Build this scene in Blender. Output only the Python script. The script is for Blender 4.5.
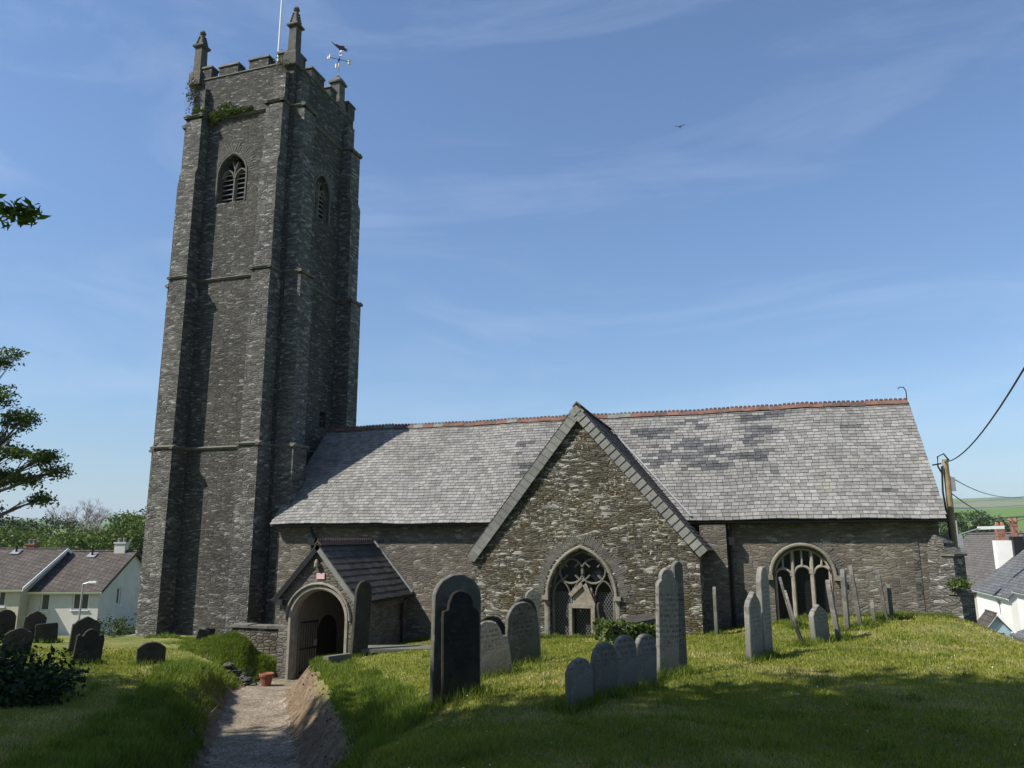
import bpy, math, random
import numpy as np
from mathutils import Vector, Matrix
from mathutils.geometry import tessellate_polygon
R_ = math.radians
random.seed(7); rng = np.random.default_rng(11)
for o in list(bpy.data.objects): bpy.data.objects.remove(o, do_unlink=True)
S = bpy.context.scene
COL = S.collection

# ------------------------------------------------------------------ camera
cam = bpy.data.objects.new('camera', bpy.data.cameras.new('camera')); COL.objects.link(cam)
cam.data.sensor_width = 36.0; cam.data.lens = 757.78/1024*36
cam.data.clip_start = 0.05; cam.data.clip_end = 20000
yaw, pitch, roll = R_(17.613), R_(11.486), R_(-0.164)
cf = Vector((-math.sin(yaw)*math.cos(pitch), math.cos(yaw)*math.cos(pitch), math.sin(pitch)))
cr = Vector((math.cos(yaw), math.sin(yaw), 0)); cu = cr.cross(cf)
r2 = cr*math.cos(roll)+cu*math.sin(roll); u2 = -cr*math.sin(roll)+cu*math.cos(roll)
mw = Matrix.Identity(4)
for i in range(3): mw[i][0] = r2[i]; mw[i][1] = u2[i]; mw[i][2] = -cf[i]
cam.matrix_world = mw
S.camera = cam

# ------------------------------------------------------------------ sky, sun, exposure
SUN_AZ, SUN_EL = 230.0, 48.0
W = bpy.data.worlds.new('World'); S.world = W; W.use_nodes = True
nt = W.node_tree; nt.nodes.clear()
def N(nt, typ, **kw):
    n = nt.nodes.new(typ)
    for k, v in kw.items(): setattr(n, k, v)
    return n
wo = N(nt, 'ShaderNodeOutputWorld'); bg = N(nt, 'ShaderNodeBackground'); bg.inputs['Strength'].default_value = 0.10
sky = N(nt, 'ShaderNodeTexSky', sky_type='NISHITA', sun_disc=False)
sky.sun_elevation = R_(SUN_EL); sky.sun_rotation = R_(SUN_AZ); sky.altitude = 100
sky.air_density = 1.0; sky.dust_density = .5; sky.ozone_density = 1.6
tc = N(nt, 'ShaderNodeTexCoord'); mp = N(nt, 'ShaderNodeMapping')
mp.inputs['Rotation'].default_value = (0.25, 0.1, R_(28)); mp.inputs['Scale'].default_value = (1.2, 2.6, 6.5)
n1 = N(nt, 'ShaderNodeTexNoise'); n1.inputs['Scale'].default_value = 1.6; n1.inputs['Detail'].default_value = 9; n1.inputs['Roughness'].default_value = .64; n1.inputs['Distortion'].default_value = .7
cr1 = N(nt, 'ShaderNodeValToRGB'); cr1.color_ramp.elements[0].position = .46; cr1.color_ramp.elements[1].position = .80
mx = N(nt, 'ShaderNodeMixRGB'); mx.inputs[2].default_value = (6.6, 7.3, 8.4, 1)
mul = N(nt, 'ShaderNodeMath', operation='MULTIPLY'); mul.inputs[1].default_value = .17
tint = N(nt, 'ShaderNodeMixRGB', blend_type='MULTIPLY'); tint.inputs[0].default_value = 1; tint.inputs[2].default_value = (.98, .98, 1.1, 1)
L = nt.links.new
L(tc.outputs['Generated'], mp.inputs[0]); L(mp.outputs[0], n1.inputs['Vector']); L(n1.outputs[0], cr1.inputs[0])
L(cr1.outputs[0], mul.inputs[0]); 
sz = N(nt, 'ShaderNodeSeparateXYZ'); L(tc.outputs['Generated'], sz.inputs[0])
hr = N(nt, 'ShaderNodeValToRGB'); e_ = hr.color_ramp.elements; e_[0].position = 0; e_[0].color = (.62,.69,.75,1); e_[1].position = .42; e_[1].color = (.93,1.065,1.2,1)
em = e_.new(.16); em.color = (.80,.92,1.01,1)
L(sz.outputs[2], hr.inputs[0]); L(hr.outputs[0], tint.inputs[2]); L(sky.outputs[0], tint.inputs[1]); L(tint.outputs[0], mx.inputs[1]); L(mul.outputs[0], mx.inputs[0]); L(mx.outputs[0], bg.inputs[0]); L(bg.outputs[0], wo.inputs[0])

sl = bpy.data.lights.new('sun', 'SUN'); sl.energy = 5.0; sl.angle = R_(0.53); sl.color = (1.0, .95, .86)
so = bpy.data.objects.new('sun', sl); COL.objects.link(so)
sd = Vector((math.sin(R_(SUN_AZ))*math.cos(R_(SUN_EL)), math.cos(R_(SUN_AZ))*math.cos(R_(SUN_EL)), math.sin(R_(SUN_EL))))
so.rotation_euler = sd.to_track_quat('Z', 'Y').to_euler(); so.location = sd*60
vs = S.view_settings; vs.view_transform = 'Standard'; vs.look = 'None'; vs.gamma = 1; vs.exposure = 0.5
try: vs.use_curve_mapping = False
except Exception: pass
S.render.engine = 'CYCLES'; S.render.resolution_x = 1024; S.render.resolution_y = 768

# ------------------------------------------------------------------ mesh helpers
class MB:
    def __init__(s): s.v = []; s.f = []; s.m = []
    def add(s, vs, fs, m=0):
        b = len(s.v); s.v += [tuple(p) for p in vs]
        for f in fs: s.f.append(tuple(b+i for i in f)); s.m.append(m)
    def box(s, x0, x1, y0, y1, z0, z1, m=0, tx=0, ty=0):
        # tx, ty: inset of the top face (taper)
        s.add([(x0,y0,z0),(x1,y0,z0),(x1,y1,z0),(x0,y1,z0),(x0+tx,y0+ty,z1),(x1-tx,y0+ty,z1),(x1-tx,y1-ty,z1),(x0+tx,y1-ty,z1)],
              [(3,2,1,0),(4,5,6,7),(0,1,5,4),(1,2,6,5),(2,3,7,6),(3,0,4,7)], m)
    def obox(s, c, ax, ay, az, m=0):
        # oriented box: centre and three half vectors
        c, ax, ay, az = map(Vector, (c, ax, ay, az)); P = []
        for k in (-1, 1):
            for i, j in ((-1,-1),(1,-1),(1,1),(-1,1)): P.append(c+ax*i+ay*j+az*k)
        s.add(P, [(3,2,1,0),(4,5,6,7),(0,1,5,4),(1,2,6,5),(2,3,7,6),(3,0,4,7)], m)
    def tube(s, pts, rads, n=8, m=0, cap=True):
        pts = [Vector(p) for p in pts]; rings = []
        for i, p in enumerate(pts):
            t = (pts[min(i+1, len(pts)-1)]-pts[max(i-1, 0)]).normalized()
            a = Vector((0,0,1)) if abs(t.z) < .9 else Vector((1,0,0))
            x = t.cross(a).normalized(); y = t.cross(x)
            r = rads[i] if hasattr(rads, '__len__') else rads
            rings.append([p+x*math.cos(2*math.pi*k/n)*r+y*math.sin(2*math.pi*k/n)*r for k in range(n)])
        b = [q for rg in rings for q in rg]; fs = []
        for i in range(len(pts)-1):
            for k in range(n): fs.append((i*n+k, i*n+(k+1)%n, (i+1)*n+(k+1)%n, (i+1)*n+k))
        if cap: fs.append(tuple(range(n))[::-1]); fs.append(tuple((len(pts)-1)*n+k for k in range(n)))
        s.add(b, fs, m)
    def lathe(s, c, prof, n=10, m=0, sq=False):
        c = Vector(c); P = []; off = math.pi/n if sq else 0
        for r, z in prof:
            for k in range(n):
                a = 2*math.pi*k/n+off; P.append(c+Vector((math.cos(a)*r, math.sin(a)*r, z)))
        fs = []
        for i in range(len(prof)-1):
            for k in range(n): fs.append((i*n+k, i*n+(k+1)%n, (i+1)*n+(k+1)%n, (i+1)*n+k))
        fs.append(tuple(range(n))[::-1]); fs.append(tuple((len(prof)-1)*n+k for k in range(n)))
        s.add(P, fs, m)
    def build(s, name, mats, parent=None, smooth=False, jitter=0):
        me = bpy.data.meshes.new(name)
        org = root_loc(parent)
        V = np.array(s.v, dtype=float).reshape(-1, 3)
        if jitter: V = V+rng.normal(0, jitter, V.shape)
        Vl = V-np.array(org)
        me.from_pydata([tuple(p) for p in Vl], [], s.f)
        if not isinstance(mats, (list, tuple)): mats = [mats]
        for m in mats: me.materials.append(m)
        me.polygons.foreach_set('material_index', s.m)
        if smooth: me.polygons.foreach_set('use_smooth', [True]*len(s.f))
        me.update(); box_uv(me, org)
        o = bpy.data.objects.new(name, me); COL.objects.link(o)
        if parent: o.parent = parent
        return o
def root_loc(p):
    if p is None: return (0, 0, 0)
    while p.parent: p = p.parent
    return tuple(p.location)
def box_uv(me, org=(0,0,0)):
    uv = me.uv_layers.new(name='UVMap'); n = len(me.loops)
    co = np.zeros(len(me.vertices)*3); me.vertices.foreach_get('co', co); co = co.reshape(-1, 3)+np.array(org)
    li = np.zeros(n, dtype=np.int32); me.loops.foreach_get('vertex_index', li)
    pn = np.zeros(len(me.polygons)*3); me.polygons.foreach_get('normal', pn); pn = pn.reshape(-1, 3)
    lt = np.zeros(len(me.polygons), dtype=np.int32); me.polygons.foreach_get('loop_total', lt)
    nn = np.repeat(pn, lt, axis=0); p = co[li]
    h = np.hypot(nn[:,0], nn[:,1]); hs = np.where(h < 1e-6, 1, h)
    tx, ty = -nn[:,1]/hs, nn[:,0]/hs
    u = p[:,0]*tx+p[:,1]*ty; v = p[:,2].copy()
    flat = np.abs(nn[:,2]) > .8
    u[flat] = p[flat,0]; v[flat] = p[flat,1]
    sl_ = (~flat) & (np.abs(nn[:,2]) > .3); v[sl_] = v[sl_]/np.maximum(h[sl_], .3)
    u = u+np.abs(nn[:,0])*7.3
    uv.data.foreach_set('uv', np.stack([u, v], 1).ravel())
def empty(name, loc, label=None, cat=None, group=None):
    o = bpy.data.objects.new(name, None); COL.objects.link(o); o.location = loc; o.empty_display_size = .3
    if label: tag(o, label, cat, group)
    return o
def tag(o, label, cat, group=None, kind=None):
    if label: o['label'] = label
    if cat: o['category'] = cat
    if group: o['group'] = group
    if kind: o['kind'] = kind
    return o
def recenter(o, loc):
    d = Vector(loc)-o.location
    o.data.transform(Matrix.Translation(-d)); o.location = loc
    return o
class Frame:
    def __init__(s, o, u, n): s.o = Vector(o); s.u = Vector(u).normalized(); s.n = Vector(n).normalized(); s.z = Vector((0,0,1))
    def p(s, a, b, d=0): return s.o+s.u*a+s.z*b+s.n*d
def wall(mb, F, outer, holes=(), depth=.4, m=0, mr=None, d0=0, back=False, edges=False):
    # flat wall with real openings: front face, reveals and outer edges
    mr = m if mr is None else mr
    loops = [list(outer)]+[list(h) for h in holes]
    tri = tessellate_polygon([[Vector((a, b, 0)) for a, b in lp] for lp in loops])
    flatp = [q for lp in loops for q in lp]
    V = [F.p(a, b, d0) for a, b in flatp]; fs = []
    for t in tri:
        a, b, c = (V[i] for i in t)
        fs.append(t if (b-a).cross(c-a).dot(F.n) > 0 else t[::-1])
    mb.add(V, fs, m)
    if back:
        V2 = [F.p(a, b, d0-depth) for a, b in flatp]; mb.add(V2, [f[::-1] for f in fs], m)
    for k, lp in enumerate(loops):
        if k == 0 and not edges: continue
        n = len(lp); A = [F.p(a, b, d0) for a, b in lp]; B = [F.p(a, b, d0-depth) for a, b in lp]
        mb.add(A+B, [(i, (i+1) % n, n+(i+1) % n, n+i) for i in range(n)], m if k == 0 else mr)
def bar(mb, F, pts, w, d1, d0, m=0, closed=False):
    # stone bar following a 2D line in a wall plane; chamfered section from depth d0 (back) to d1 (front)
    P = [Vector((a, b)) for a, b in pts]; n = len(P); sec = [(-.5, 0), (-.5, .55), (-.2, 1), (.2, 1), (.5, .55), (.5, 0)]
    V = []; k = len(sec)
    for i in range(n):
        if closed: t0, t1 = P[i]-P[i-1], P[(i+1) % n]-P[i]
        else: t0 = P[i]-P[i-1] if i else P[1]-P[0]; t1 = P[i+1]-P[i] if i < n-1 else P[-1]-P[-2]
        t = (t0.normalized()+t1.normalized()).normalized(); nn = Vector((-t.y, t.x))
        sc = 1/max(.5, t.dot(t0.normalized()))
        for s_, dd in sec: q = P[i]+nn*s_*w*sc; V.append(F.p(q.x, q.y, d0+(d1-d0)*dd))
    fs = []; rg = n if closed else n-1
    for i in range(rg):
        for j in range(k): fs.append((i*k+j, i*k+(j+1) % k, ((i+1) % n)*k+(j+1) % k, ((i+1) % n)*k+j))
    if not closed: fs += [tuple(range(k)), tuple((n-1)*k+j for j in range(k))[::-1]]
    mb.add(V, fs, m)
def arch(c, hw, zs, rise, n=9, z0=None):
    # pointed / round arch outline; with z0 it is closed down to the sill
    if rise <= hw*1.02:
        P = [(c-hw*math.cos(math.pi*i/(2*n)), zs+rise*math.sin(math.pi*i/(2*n))) for i in range(2*n+1)]
    else:
        r = (hw*hw+rise*rise)/(2*hw); a1 = math.asin(rise/r)
        lf = [(c-hw+r-r*math.cos(a1*i/n), zs+r*math.sin(a1*i/n)) for i in range(n+1)]
        P = lf+[(2*c-x, z) for x, z in lf[-2::-1]]
    if z0 is not None: P = [(c-hw, z0)]+P+[(c+hw, z0)]
    return P

# ------------------------------------------------------------------ materials
def newmat(name):
    m = bpy.data.materials.new(name); m.use_nodes = True; t = m.node_tree
    b = t.nodes['Principled BSDF']; b.inputs['Roughness'].default_value = .9
    try: b.inputs['Specular IOR Level'].default_value = .25
    except Exception: pass
    return m, t, b
def ramp(t, stops):
    r = N(t, 'ShaderNodeValToRGB'); e = r.color_ramp.elements
    while len(e) < len(stops): e.new(.5)
    for i, (p, c) in enumerate(stops):
        e[i].position = p; e[i].color = (c, c, c, 1) if not hasattr(c, '__len__') else (*c, 1)
    return r
def noise(t, vec, scale, detail=4, rough=.55, dist=0):
    n = N(t, 'ShaderNodeTexNoise'); n.inputs['Scale'].default_value = scale; n.inputs['Detail'].default_value = detail
    n.inputs['Roughness'].default_value = rough; n.inputs['Distortion'].default_value = dist
    if vec is not None: t.links.new(vec, n.inputs['Vector'])
    return n
def mixc(t, fac, a, b, bt='MIX'):
    n = N(t, 'ShaderNodeMixRGB', blend_type=bt)
    for s, v in ((0, fac), (1, a), (2, b)):
        if hasattr(v, 'is_linked') or hasattr(v, 'links'): t.links.new(v, n.inputs[s])
        elif hasattr(v, '__len__'): n.inputs[s].default_value = (*v, 1)
        else: n.inputs[s].default_value = v if s == 0 else (v, v, v, 1)
    return n.outputs[0]
def mth(t, op, a, b=None, clamp=False):
    n = N(t, 'ShaderNodeMath', operation=op); n.use_clamp = clamp
    for s, v in ((0, a), (1, b)):
        if v is None: continue
        if hasattr(v, 'links'): t.links.new(v, n.inputs[s])
        else: n.inputs[s].default_value = v
    return n.outputs[0]
def bump(t, b, h, strength=.5, dist=.03, prev=None):
    n = N(t, 'ShaderNodeBump'); n.inputs['Strength'].default_value = strength; n.inputs['Distance'].default_value = dist
    t.links.new(h, n.inputs['Height'])
    if prev is not None: t.links.new(prev, n.inputs['Normal'])
    t.links.new(n.outputs[0], b.inputs['Normal']); return n.outputs[0]
def rubble(name, dark, mid, light, mortar, lich, moss, sx=3.2, sy=9.5, lichc=(.5,.5,.46), mossc=(.09,.075,.03), bstr=.9, rnd=.85):
    m, t, b = newmat(name); l = t.links.new
    uv = N(t, 'ShaderNodeUVMap').outputs[0]
    # warp the courses a little so that no joint runs straight
    nz = noise(t, uv, 2.2, 3); sub = N(t, 'ShaderNodeVectorMath', operation='SUBTRACT'); l(nz.outputs['Color'], sub.inputs[0]); sub.inputs[1].default_value = (.5,.5,.5)
    sc = N(t, 'ShaderNodeVectorMath', operation='MULTIPLY'); l(sub.outputs[0], sc.inputs[0]); sc.inputs[1].default_value = (.22,.12,0)
    ad = N(t, 'ShaderNodeVectorMath', operation='ADD'); l(uv, ad.inputs[0]); l(sc.outputs[0], ad.inputs[1])
    mp = N(t, 'ShaderNodeVectorMath', operation='MULTIPLY'); l(ad.outputs[0], mp.inputs[0]); mp.inputs[1].default_value = (sx, sy, 1)
    v1 = N(t, 'ShaderNodeTexVoronoi', voronoi_dimensions='2D', feature='F1'); v1.inputs['Scale'].default_value = 1; v1.inputs['Randomness'].default_value = rnd
    v2 = N(t, 'ShaderNodeTexVoronoi', voronoi_dimensions='2D', feature='DISTANCE_TO_EDGE'); v2.inputs['Scale'].default_value = 1; v2.inputs['Randomness'].default_value = rnd
    l(mp.outputs[0], v1.inputs['Vector']); l(mp.outputs[0], v2.inputs['Vector'])
    sp = N(t, 'ShaderNodeSeparateColor'); l(v1.outputs['Color'], sp.inputs[0])
    cr_ = ramp(t, [(0, dark), (.45, mid), (1, light)]); l(sp.outputs[0], cr_.inputs[0])
    fine = noise(t, uv, 24, 5, .65)
    col = mixc(t, .55, cr_.outputs[0], mixc(t, 1, cr_.outputs[0], ramp_out(t, fine.outputs[0], [(.25, .45), (.75, 1.6)]), 'MULTIPLY'))
    sm = N(t, 'ShaderNodeVectorMath', operation='MULTIPLY'); l(ad.outputs[0], sm.inputs[0]); sm.inputs[1].default_value = (2.6, 21, 1)
    lay = noise(t, sm.outputs[0], 1, 5, .7); col = mixc(t, .85, col, mixc(t, 1, col, ramp_out(t, lay.outputs[0], [(.3, .62), (.7, 1.36)]), 'MULTIPLY'))
    big = noise(t, uv, .42, 5, .6)
    col = mixc(t, 1, col, ramp_out(t, big.outputs[0], [(.3, (.66,.66,.68)), (.7, (1.22,1.2,1.14))]), 'MULTIPLY')
    # moss and brown algae in broad uneven patches
    mo = noise(t, uv, 1.3, 6, .7); col = mixc(t, mth(t, 'MULTIPLY', ramp_out(t, mo.outputs[0], [(.5, 0), (.66, 1)]), moss), col, mossc)
    # mortar
    edge = mth(t, 'MULTIPLY', ramp_out(t, v2.outputs[0], [(.01, 1), (.09, 0)]), ramp_out(t, lay.outputs[0], [(.4, .85), (.6, .15)])); col = mixc(t, edge, col, mortar)
    # lichen: whole stones gone pale, and spots
    li = noise(t, uv, 3.1, 7, .72); st = mth(t, 'GREATER_THAN', sp.outputs[1], 1-.2*lich)
    l1 = mth(t, 'MULTIPLY', st, ramp_out(t, li.outputs[0], [(.42, 0), (.55, .85)]))
    sp2 = noise(t, uv, 9, 5, .65); l2 = ramp_out(t, sp2.outputs[0], [(.65-.09*lich, 0), (.68-.09*lich, .95)])
    zone = noise(t, uv, .8, 3); l2 = mth(t, 'MULTIPLY', l2, ramp_out(t, zone.outputs[0], [(.42, .1), (.6, 1)]))
    col = mixc(t, mth(t, 'MULTIPLY', mth(t, 'MAXIMUM', l1, l2), min(1, lich+.25), True), col, lichc)
    l(col, b.inputs['Base Color'])
    hgt = mth(t, 'ADD', mth(t, 'MULTIPLY', ramp_out(t, v2.outputs[0], [(0, 0), (.14, .8), (.5, 1)]), mth(t, 'ADD', mth(t, 'MULTIPLY', sp.outputs[2], .7), .5)), mth(t, 'ADD', mth(t, 'MULTIPLY', fine.outputs[0], .35), mth(t, 'MULTIPLY', lay.outputs[0], .6)))
    bump(t, b, hgt, bstr, .05)
    return m
def ramp_out(t, val, stops):
    r = ramp(t, stops); t.links.new(val, r.inputs[0]); return r.outputs[0]
def stonemat(name, c1, c2, lich=.3, lichc=(.45,.45,.4), scale=4, rough=.85, mossc=(.08,.09,.035), moss=.3, inscr=False, crd='Object'):
    m, t, b = newmat(name); l = t.links.new; co = N(t, 'ShaderNodeTexCoord').outputs[crd]
    a = noise(t, co, scale, 7, .65); f = noise(t, co, scale*9, 5, .6)
    oi = N(t, 'ShaderNodeObjectInfo')
    col = ramp_out(t, a.outputs[0], [(.3, c1), (.7, c2)])
    col = mixc(t, 1, col, ramp_out(t, oi.outputs['Random'], [(0, .72), (1, 1.25)]), 'MULTIPLY')
    col = mixc(t, 1, col, ramp_out(t, f.outputs[0], [(.3, .86), (.7, 1.12)]), 'MULTIPLY')
    g = noise(t, co, scale*.6, 5, .65); col = mixc(t, mth(t, 'MULTIPLY', ramp_out(t, g.outputs[0], [(.52, 0), (.68, 1)]), moss), col, mossc)
    s = noise(t, co, scale*1.8, 6, .6); col = mixc(t, mth(t, 'MULTIPLY', ramp_out(t, s.outputs[0], [(.56, 0), (.70, 1)]), lich), col, lichc)
    h = mth(t, 'ADD', mth(t, 'MULTIPLY', a.outputs[0], .6), mth(t, 'MULTIPLY', f.outputs[0], .5))
    if inscr:
        sz_ = N(t, 'ShaderNodeSeparateXYZ'); l(co, sz_.inputs[0])
        foot = mth(t, 'SUBTRACT', mth(t, 'ADD', .42, mth(t, 'MULTIPLY', mth(t, 'SUBTRACT', a.outputs[0], .5), 1.4)), sz_.outputs[2]); col = mixc(t, mth(t, 'MULTIPLY', ramp_out(t, foot, [(0, 0), (.35, 1)]), .5), col, (.055,.06,.028))
        sp_n = noise(t, co, 9, 6, .7); col = mixc(t, ramp_out(t, sp_n.outputs[0], [(.62, 0), (.70, .5)]), col, lichc)
        # worn rows of carving on the face: rows in height, broken strokes along the width
        sx = N(t, 'ShaderNodeSeparateXYZ'); l(co, sx.inputs[0])
        row = mth(t, 'FRACT', mth(t, 'MULTIPLY', sx.outputs[2], 13.0)); rm = mth(t, 'GREATER_THAN', row, .5)
        cb = N(t, 'ShaderNodeCombineXYZ'); l(mth(t, 'MULTIPLY', sx.outputs[0], 60), cb.inputs[0]); l(mth(t, 'MULTIPLY', mth(t, 'FLOOR', mth(t, 'MULTIPLY', sx.outputs[2], 13.0)), 7.7), cb.inputs[1])
        w = noise(t, cb.outputs[0], 1, 1); st = mth(t, 'GREATER_THAN', w.outputs[0], .52)
        inx = mth(t, 'LESS_THAN', mth(t, 'ABSOLUTE', sx.outputs[0]), .19); inz = mth(t, 'MULTIPLY', mth(t, 'GREATER_THAN', sx.outputs[2], .45), mth(t, 'LESS_THAN', sx.outputs[2], 1.25))
        k = mth(t, 'MULTIPLY', mth(t, 'MULTIPLY', rm, st), mth(t, 'MULTIPLY', inx, inz))
        col = mixc(t, mth(t, 'MULTIPLY', k, .55), col, (.03,.03,.03)); h = mth(t, 'SUBTRACT', h, mth(t, 'MULTIPLY', k, .5))
    l(col, b.inputs['Base Color']); b.inputs['Roughness'].default_value = rough
    bump(t, b, h, .5, .02); return m
def plain(name, c, rough=.7, metal=0, var=.15, scale=6, spec=.3):
    m, t, b = newmat(name); l = t.links.new; co = N(t, 'ShaderNodeTexCoord').outputs['Object']
    a = noise(t, co, scale, 6, .65); col = mixc(t, 1, c, ramp_out(t, a.outputs[0], [(.25, 1-var*1.6), (.75, 1+var)]), 'MULTIPLY')
    l(col, b.inputs['Base Color']); b.inputs['Roughness'].default_value = rough; b.inputs['Metallic'].default_value = metal
    try: b.inputs['Specular IOR Level'].default_value = spec
    except Exception: pass
    bump(t, b, a.outputs[0], .15, .01); return m
def slatemat(name, c1, c2, lich, lichc=(.36,.35,.24), rough=.6):
    m, t, b = newmat(name); l = t.links.new; g = N(t, 'ShaderNodeNewGeometry'); co = N(t, 'ShaderNodeTexCoord').outputs['Object']
    col = ramp_out(t, g.outputs['Random Per Island'], [(0, c1), (1, c2)])
    a = noise(t, co, 9, 6, .7); col = mixc(t, 1, col, ramp_out(t, a.outputs[0], [(.3, .75), (.7, 1.2)]), 'MULTIPLY')
    z = noise(t, co, .35, 4, .6); col = mixc(t, 1, col, ramp_out(t, z.outputs[0], [(.35, .84), (.65, 1.12)]), 'MULTIPLY')
    q = noise(t, co, 1.1, 7, .75); col = mixc(t, mth(t, 'MULTIPLY', ramp_out(t, q.outputs[0], [(.56, 0), (.7, 1)]), lich), col, lichc)
    l(col, b.inputs['Base Color']); b.inputs['Roughness'].default_value = rough
    bump(t, b, a.outputs[0], .35, .01); return m
def leafmat(name, c1, c2, trans=.35):
    m, t, b = newmat(name); l = t.links.new; g = N(t, 'ShaderNodeNewGeometry')
    col = ramp_out(t, g.outputs['Random Per Island'], [(0, c1), (1, c2)])
    oi = N(t, 'ShaderNodeTexCoord').outputs['Object']; z = noise(t, oi, .6, 3); col = mixc(t, 1, col, ramp_out(t, z.outputs[0], [(.3, (.75,.8,.7)), (.7, (1.2,1.15,1.1))]), 'MULTIPLY')
    l(col, b.inputs['Base Color']); b.inputs['Roughness'].default_value = .55
    tr = N(t, 'ShaderNodeBsdfTranslucent'); l(mixc(t, 1, col, (1.3,1.35,.7), 'MULTIPLY'), tr.inputs[0])
    mx = N(t, 'ShaderNodeMixShader'); mx.inputs[0].default_value = trans
    out = t.nodes['Material Output']; l(b.outputs[0], mx.inputs[1]); l(tr.outputs[0], mx.inputs[2]); l(mx.outputs[0], out.inputs[0]); return m

M_tower = rubble('tower_rubble', (.055,.053,.048), (.084,.081,.074), (.122,.119,.11), (.038,.036,.032), .5, .5, 4.6, 21, (.36,.35,.32), (.06,.05,.026))
M_butt = rubble('buttress_stone', (.07,.067,.061), (.112,.108,.099), (.17,.164,.15), (.046,.044,.039), .62, .25, 3.8, 13, (.36,.35,.32), (.06,.05,.03), bstr=.7)
M_gable = rubble('gable_rubble', (.06,.052,.038), (.095,.085,.064), (.15,.139,.112), (.036,.031,.023), .95, 1.0, 4.0, 17, (.42,.405,.355), (.075,.058,.02))
M_nave = rubble('nave_rubble', (.098,.086,.07), (.128,.114,.095), (.172,.157,.132), (.086,.076,.061), .42, .35, 4.4, 14, (.36,.35,.31), (.075,.062,.035), bstr=.4)
M_porch = rubble('porch_rubble', (.105,.096,.08), (.14,.129,.109), (.185,.174,.15), (.08,.07,.056), .18, .35, 3.8, 9.5, (.32,.31,.27), (.07,.06,.035), bstr=.6)
M_low = rubble('low_wall_rubble', (.06,.055,.045), (.105,.097,.08), (.18,.168,.145), (.022,.02,.016), .3, .5, 4.0, 9.0, (.32,.31,.27), bstr=1)
M_vous = stonemat('voussoir_stone', (.07,.066,.057), (.14,.134,.118), .3, (.33,.32,.29), 5, moss=.1)
M_frame = stonemat('weathered_window_stone', (.10,.093,.078), (.165,.155,.132), .25, (.3,.29,.26), 3)
M_dress = stonemat('dressed_stone', (.16,.146,.12), (.26,.243,.205), .35, (.42,.41,.365), 3)
M_dress_sunlit = stonemat('sunlit_dressed_stone', (.20,.18,.145), (.33,.305,.25), .3, (.45,.44,.39), 4, moss=.15)  # lighter copy of the dressed stone, sunlit brightness put into its colour
M_string = stonemat('string_stone', (.085,.08,.068), (.155,.147,.128), .3, (.32,.31,.27), 3, moss=.5)
M_pinn = stonemat('pinnacle_stone', (.055,.05,.043), (.115,.107,.094), .25, (.26,.25,.22), 3, moss=.3)
M_slate = slatemat('roof_slate', (.15,.146,.138), (.262,.255,.24), .45, (.29,.28,.2))
M_slated = slatemat('roof_slate_dark', (.062,.062,.064), (.115,.115,.118), .12)
M_slatep = slatemat('porch_slate', (.045,.042,.039), (.075,.071,.066), .2)
M_cope = slatemat('verge_slate', (.15,.15,.136), (.195,.195,.178), .3)
M_deck = plain('roof_deck', (.05,.05,.05), .9)
M_terra = plain('terracotta', (.16,.085,.062), .8, var=.4, scale=2.2)
M_ridged = plain('dark_ridge_tile', (.12,.075,.06), .85, var=.4, scale=5)
M_lead = plain('lead_flashing', (.27,.28,.29), .5, .3)
M_iron = plain('black_iron', (.018,.018,.02), .5, .2)
M_glass, t_, b_ = newmat('leaded_glass'); b_.inputs['Base Color'].default_value = (.012,.014,.017,1); b_.inputs['Roughness'].default_value = .22
_uv = N(t_, 'ShaderNodeUVMap').outputs[0]; _n = noise(t_, _uv, 7, 2); bump(t_, b_, _n.outputs[0], .3, .02)
M_lead2 = plain('window_lattice', (.17,.17,.17), .6)
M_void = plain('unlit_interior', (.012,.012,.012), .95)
M_louvre = plain('louvre_slate', (.30,.30,.30), .7)
M_wood = plain('weathered_timber', (.26,.225,.18), .85, var=.35, scale=8)
M_oak = plain('oak_door', (.035,.025,.018), .6, var=.4, scale=8)
M_plaster = plain('limewash', (.27,.25,.21), .9, var=.12)
M_white = plain('white_paint', (.75,.75,.73), .5, var=.06)
M_steel = plain('galvanised_steel', (.4,.41,.42), .45, .6)
M_pole = plain('pole_timber', (.28,.22,.12), .9, var=.3, scale=3)
M_render = plain('cream_render', (.46,.425,.33), .9, var=.1, scale=1.5)
M_renderw = plain('white_render', (.54,.525,.48), .9, var=.1, scale=1.2)
M_render_sunlit = plain('sunlit_white_render', (.76,.75,.72), .9, var=.07, scale=1.2)  # brighter copy of the white render, strong sunlight put into its colour
M_win = plain('house_window_glass', (.03,.035,.04), .12, spec=.6)
M_rust = plain('terracotta_pot', (.24,.085,.055), .7, var=.25)
M_gold = plain('gilded_metal', (.55,.45,.2), .45, .5)
M_copper = plain('brown_vane_metal', (.12,.06,.045), .55, .4)
M_brick = rubble('chimney_brick', (.22,.08,.05), (.30,.13,.09), (.36,.2,.15), (.3,.28,.25), .1, .1, 4.5, 13, bstr=.5)
M_blue = plain('pale_blue_paint', (.30,.42,.5), .6)
M_pink = plain('pink_notice', (.62,.40,.40), .6, var=.06)
M_bark = stonemat('bark', (.06,.05,.04), (.14,.12,.095), .2, (.25,.25,.2), 3)
M_twig = plain('bare_twigs', (.22,.17,.15), .9)
M_leaf_near = leafmat('leaves_broad', (.07,.12,.022), (.18,.25,.045), .55)
M_leaf_tree = leafmat('leaves_tree', (.03,.055,.014), (.085,.125,.03), .4)
M_leaf_shade = leafmat('leaves_shade_trees', (.018,.034,.01), (.045,.07,.018), .12)
M_leaf_far = leafmat('leaves_far_dark', (.022,.04,.011), (.052,.08,.02), .2)
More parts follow.
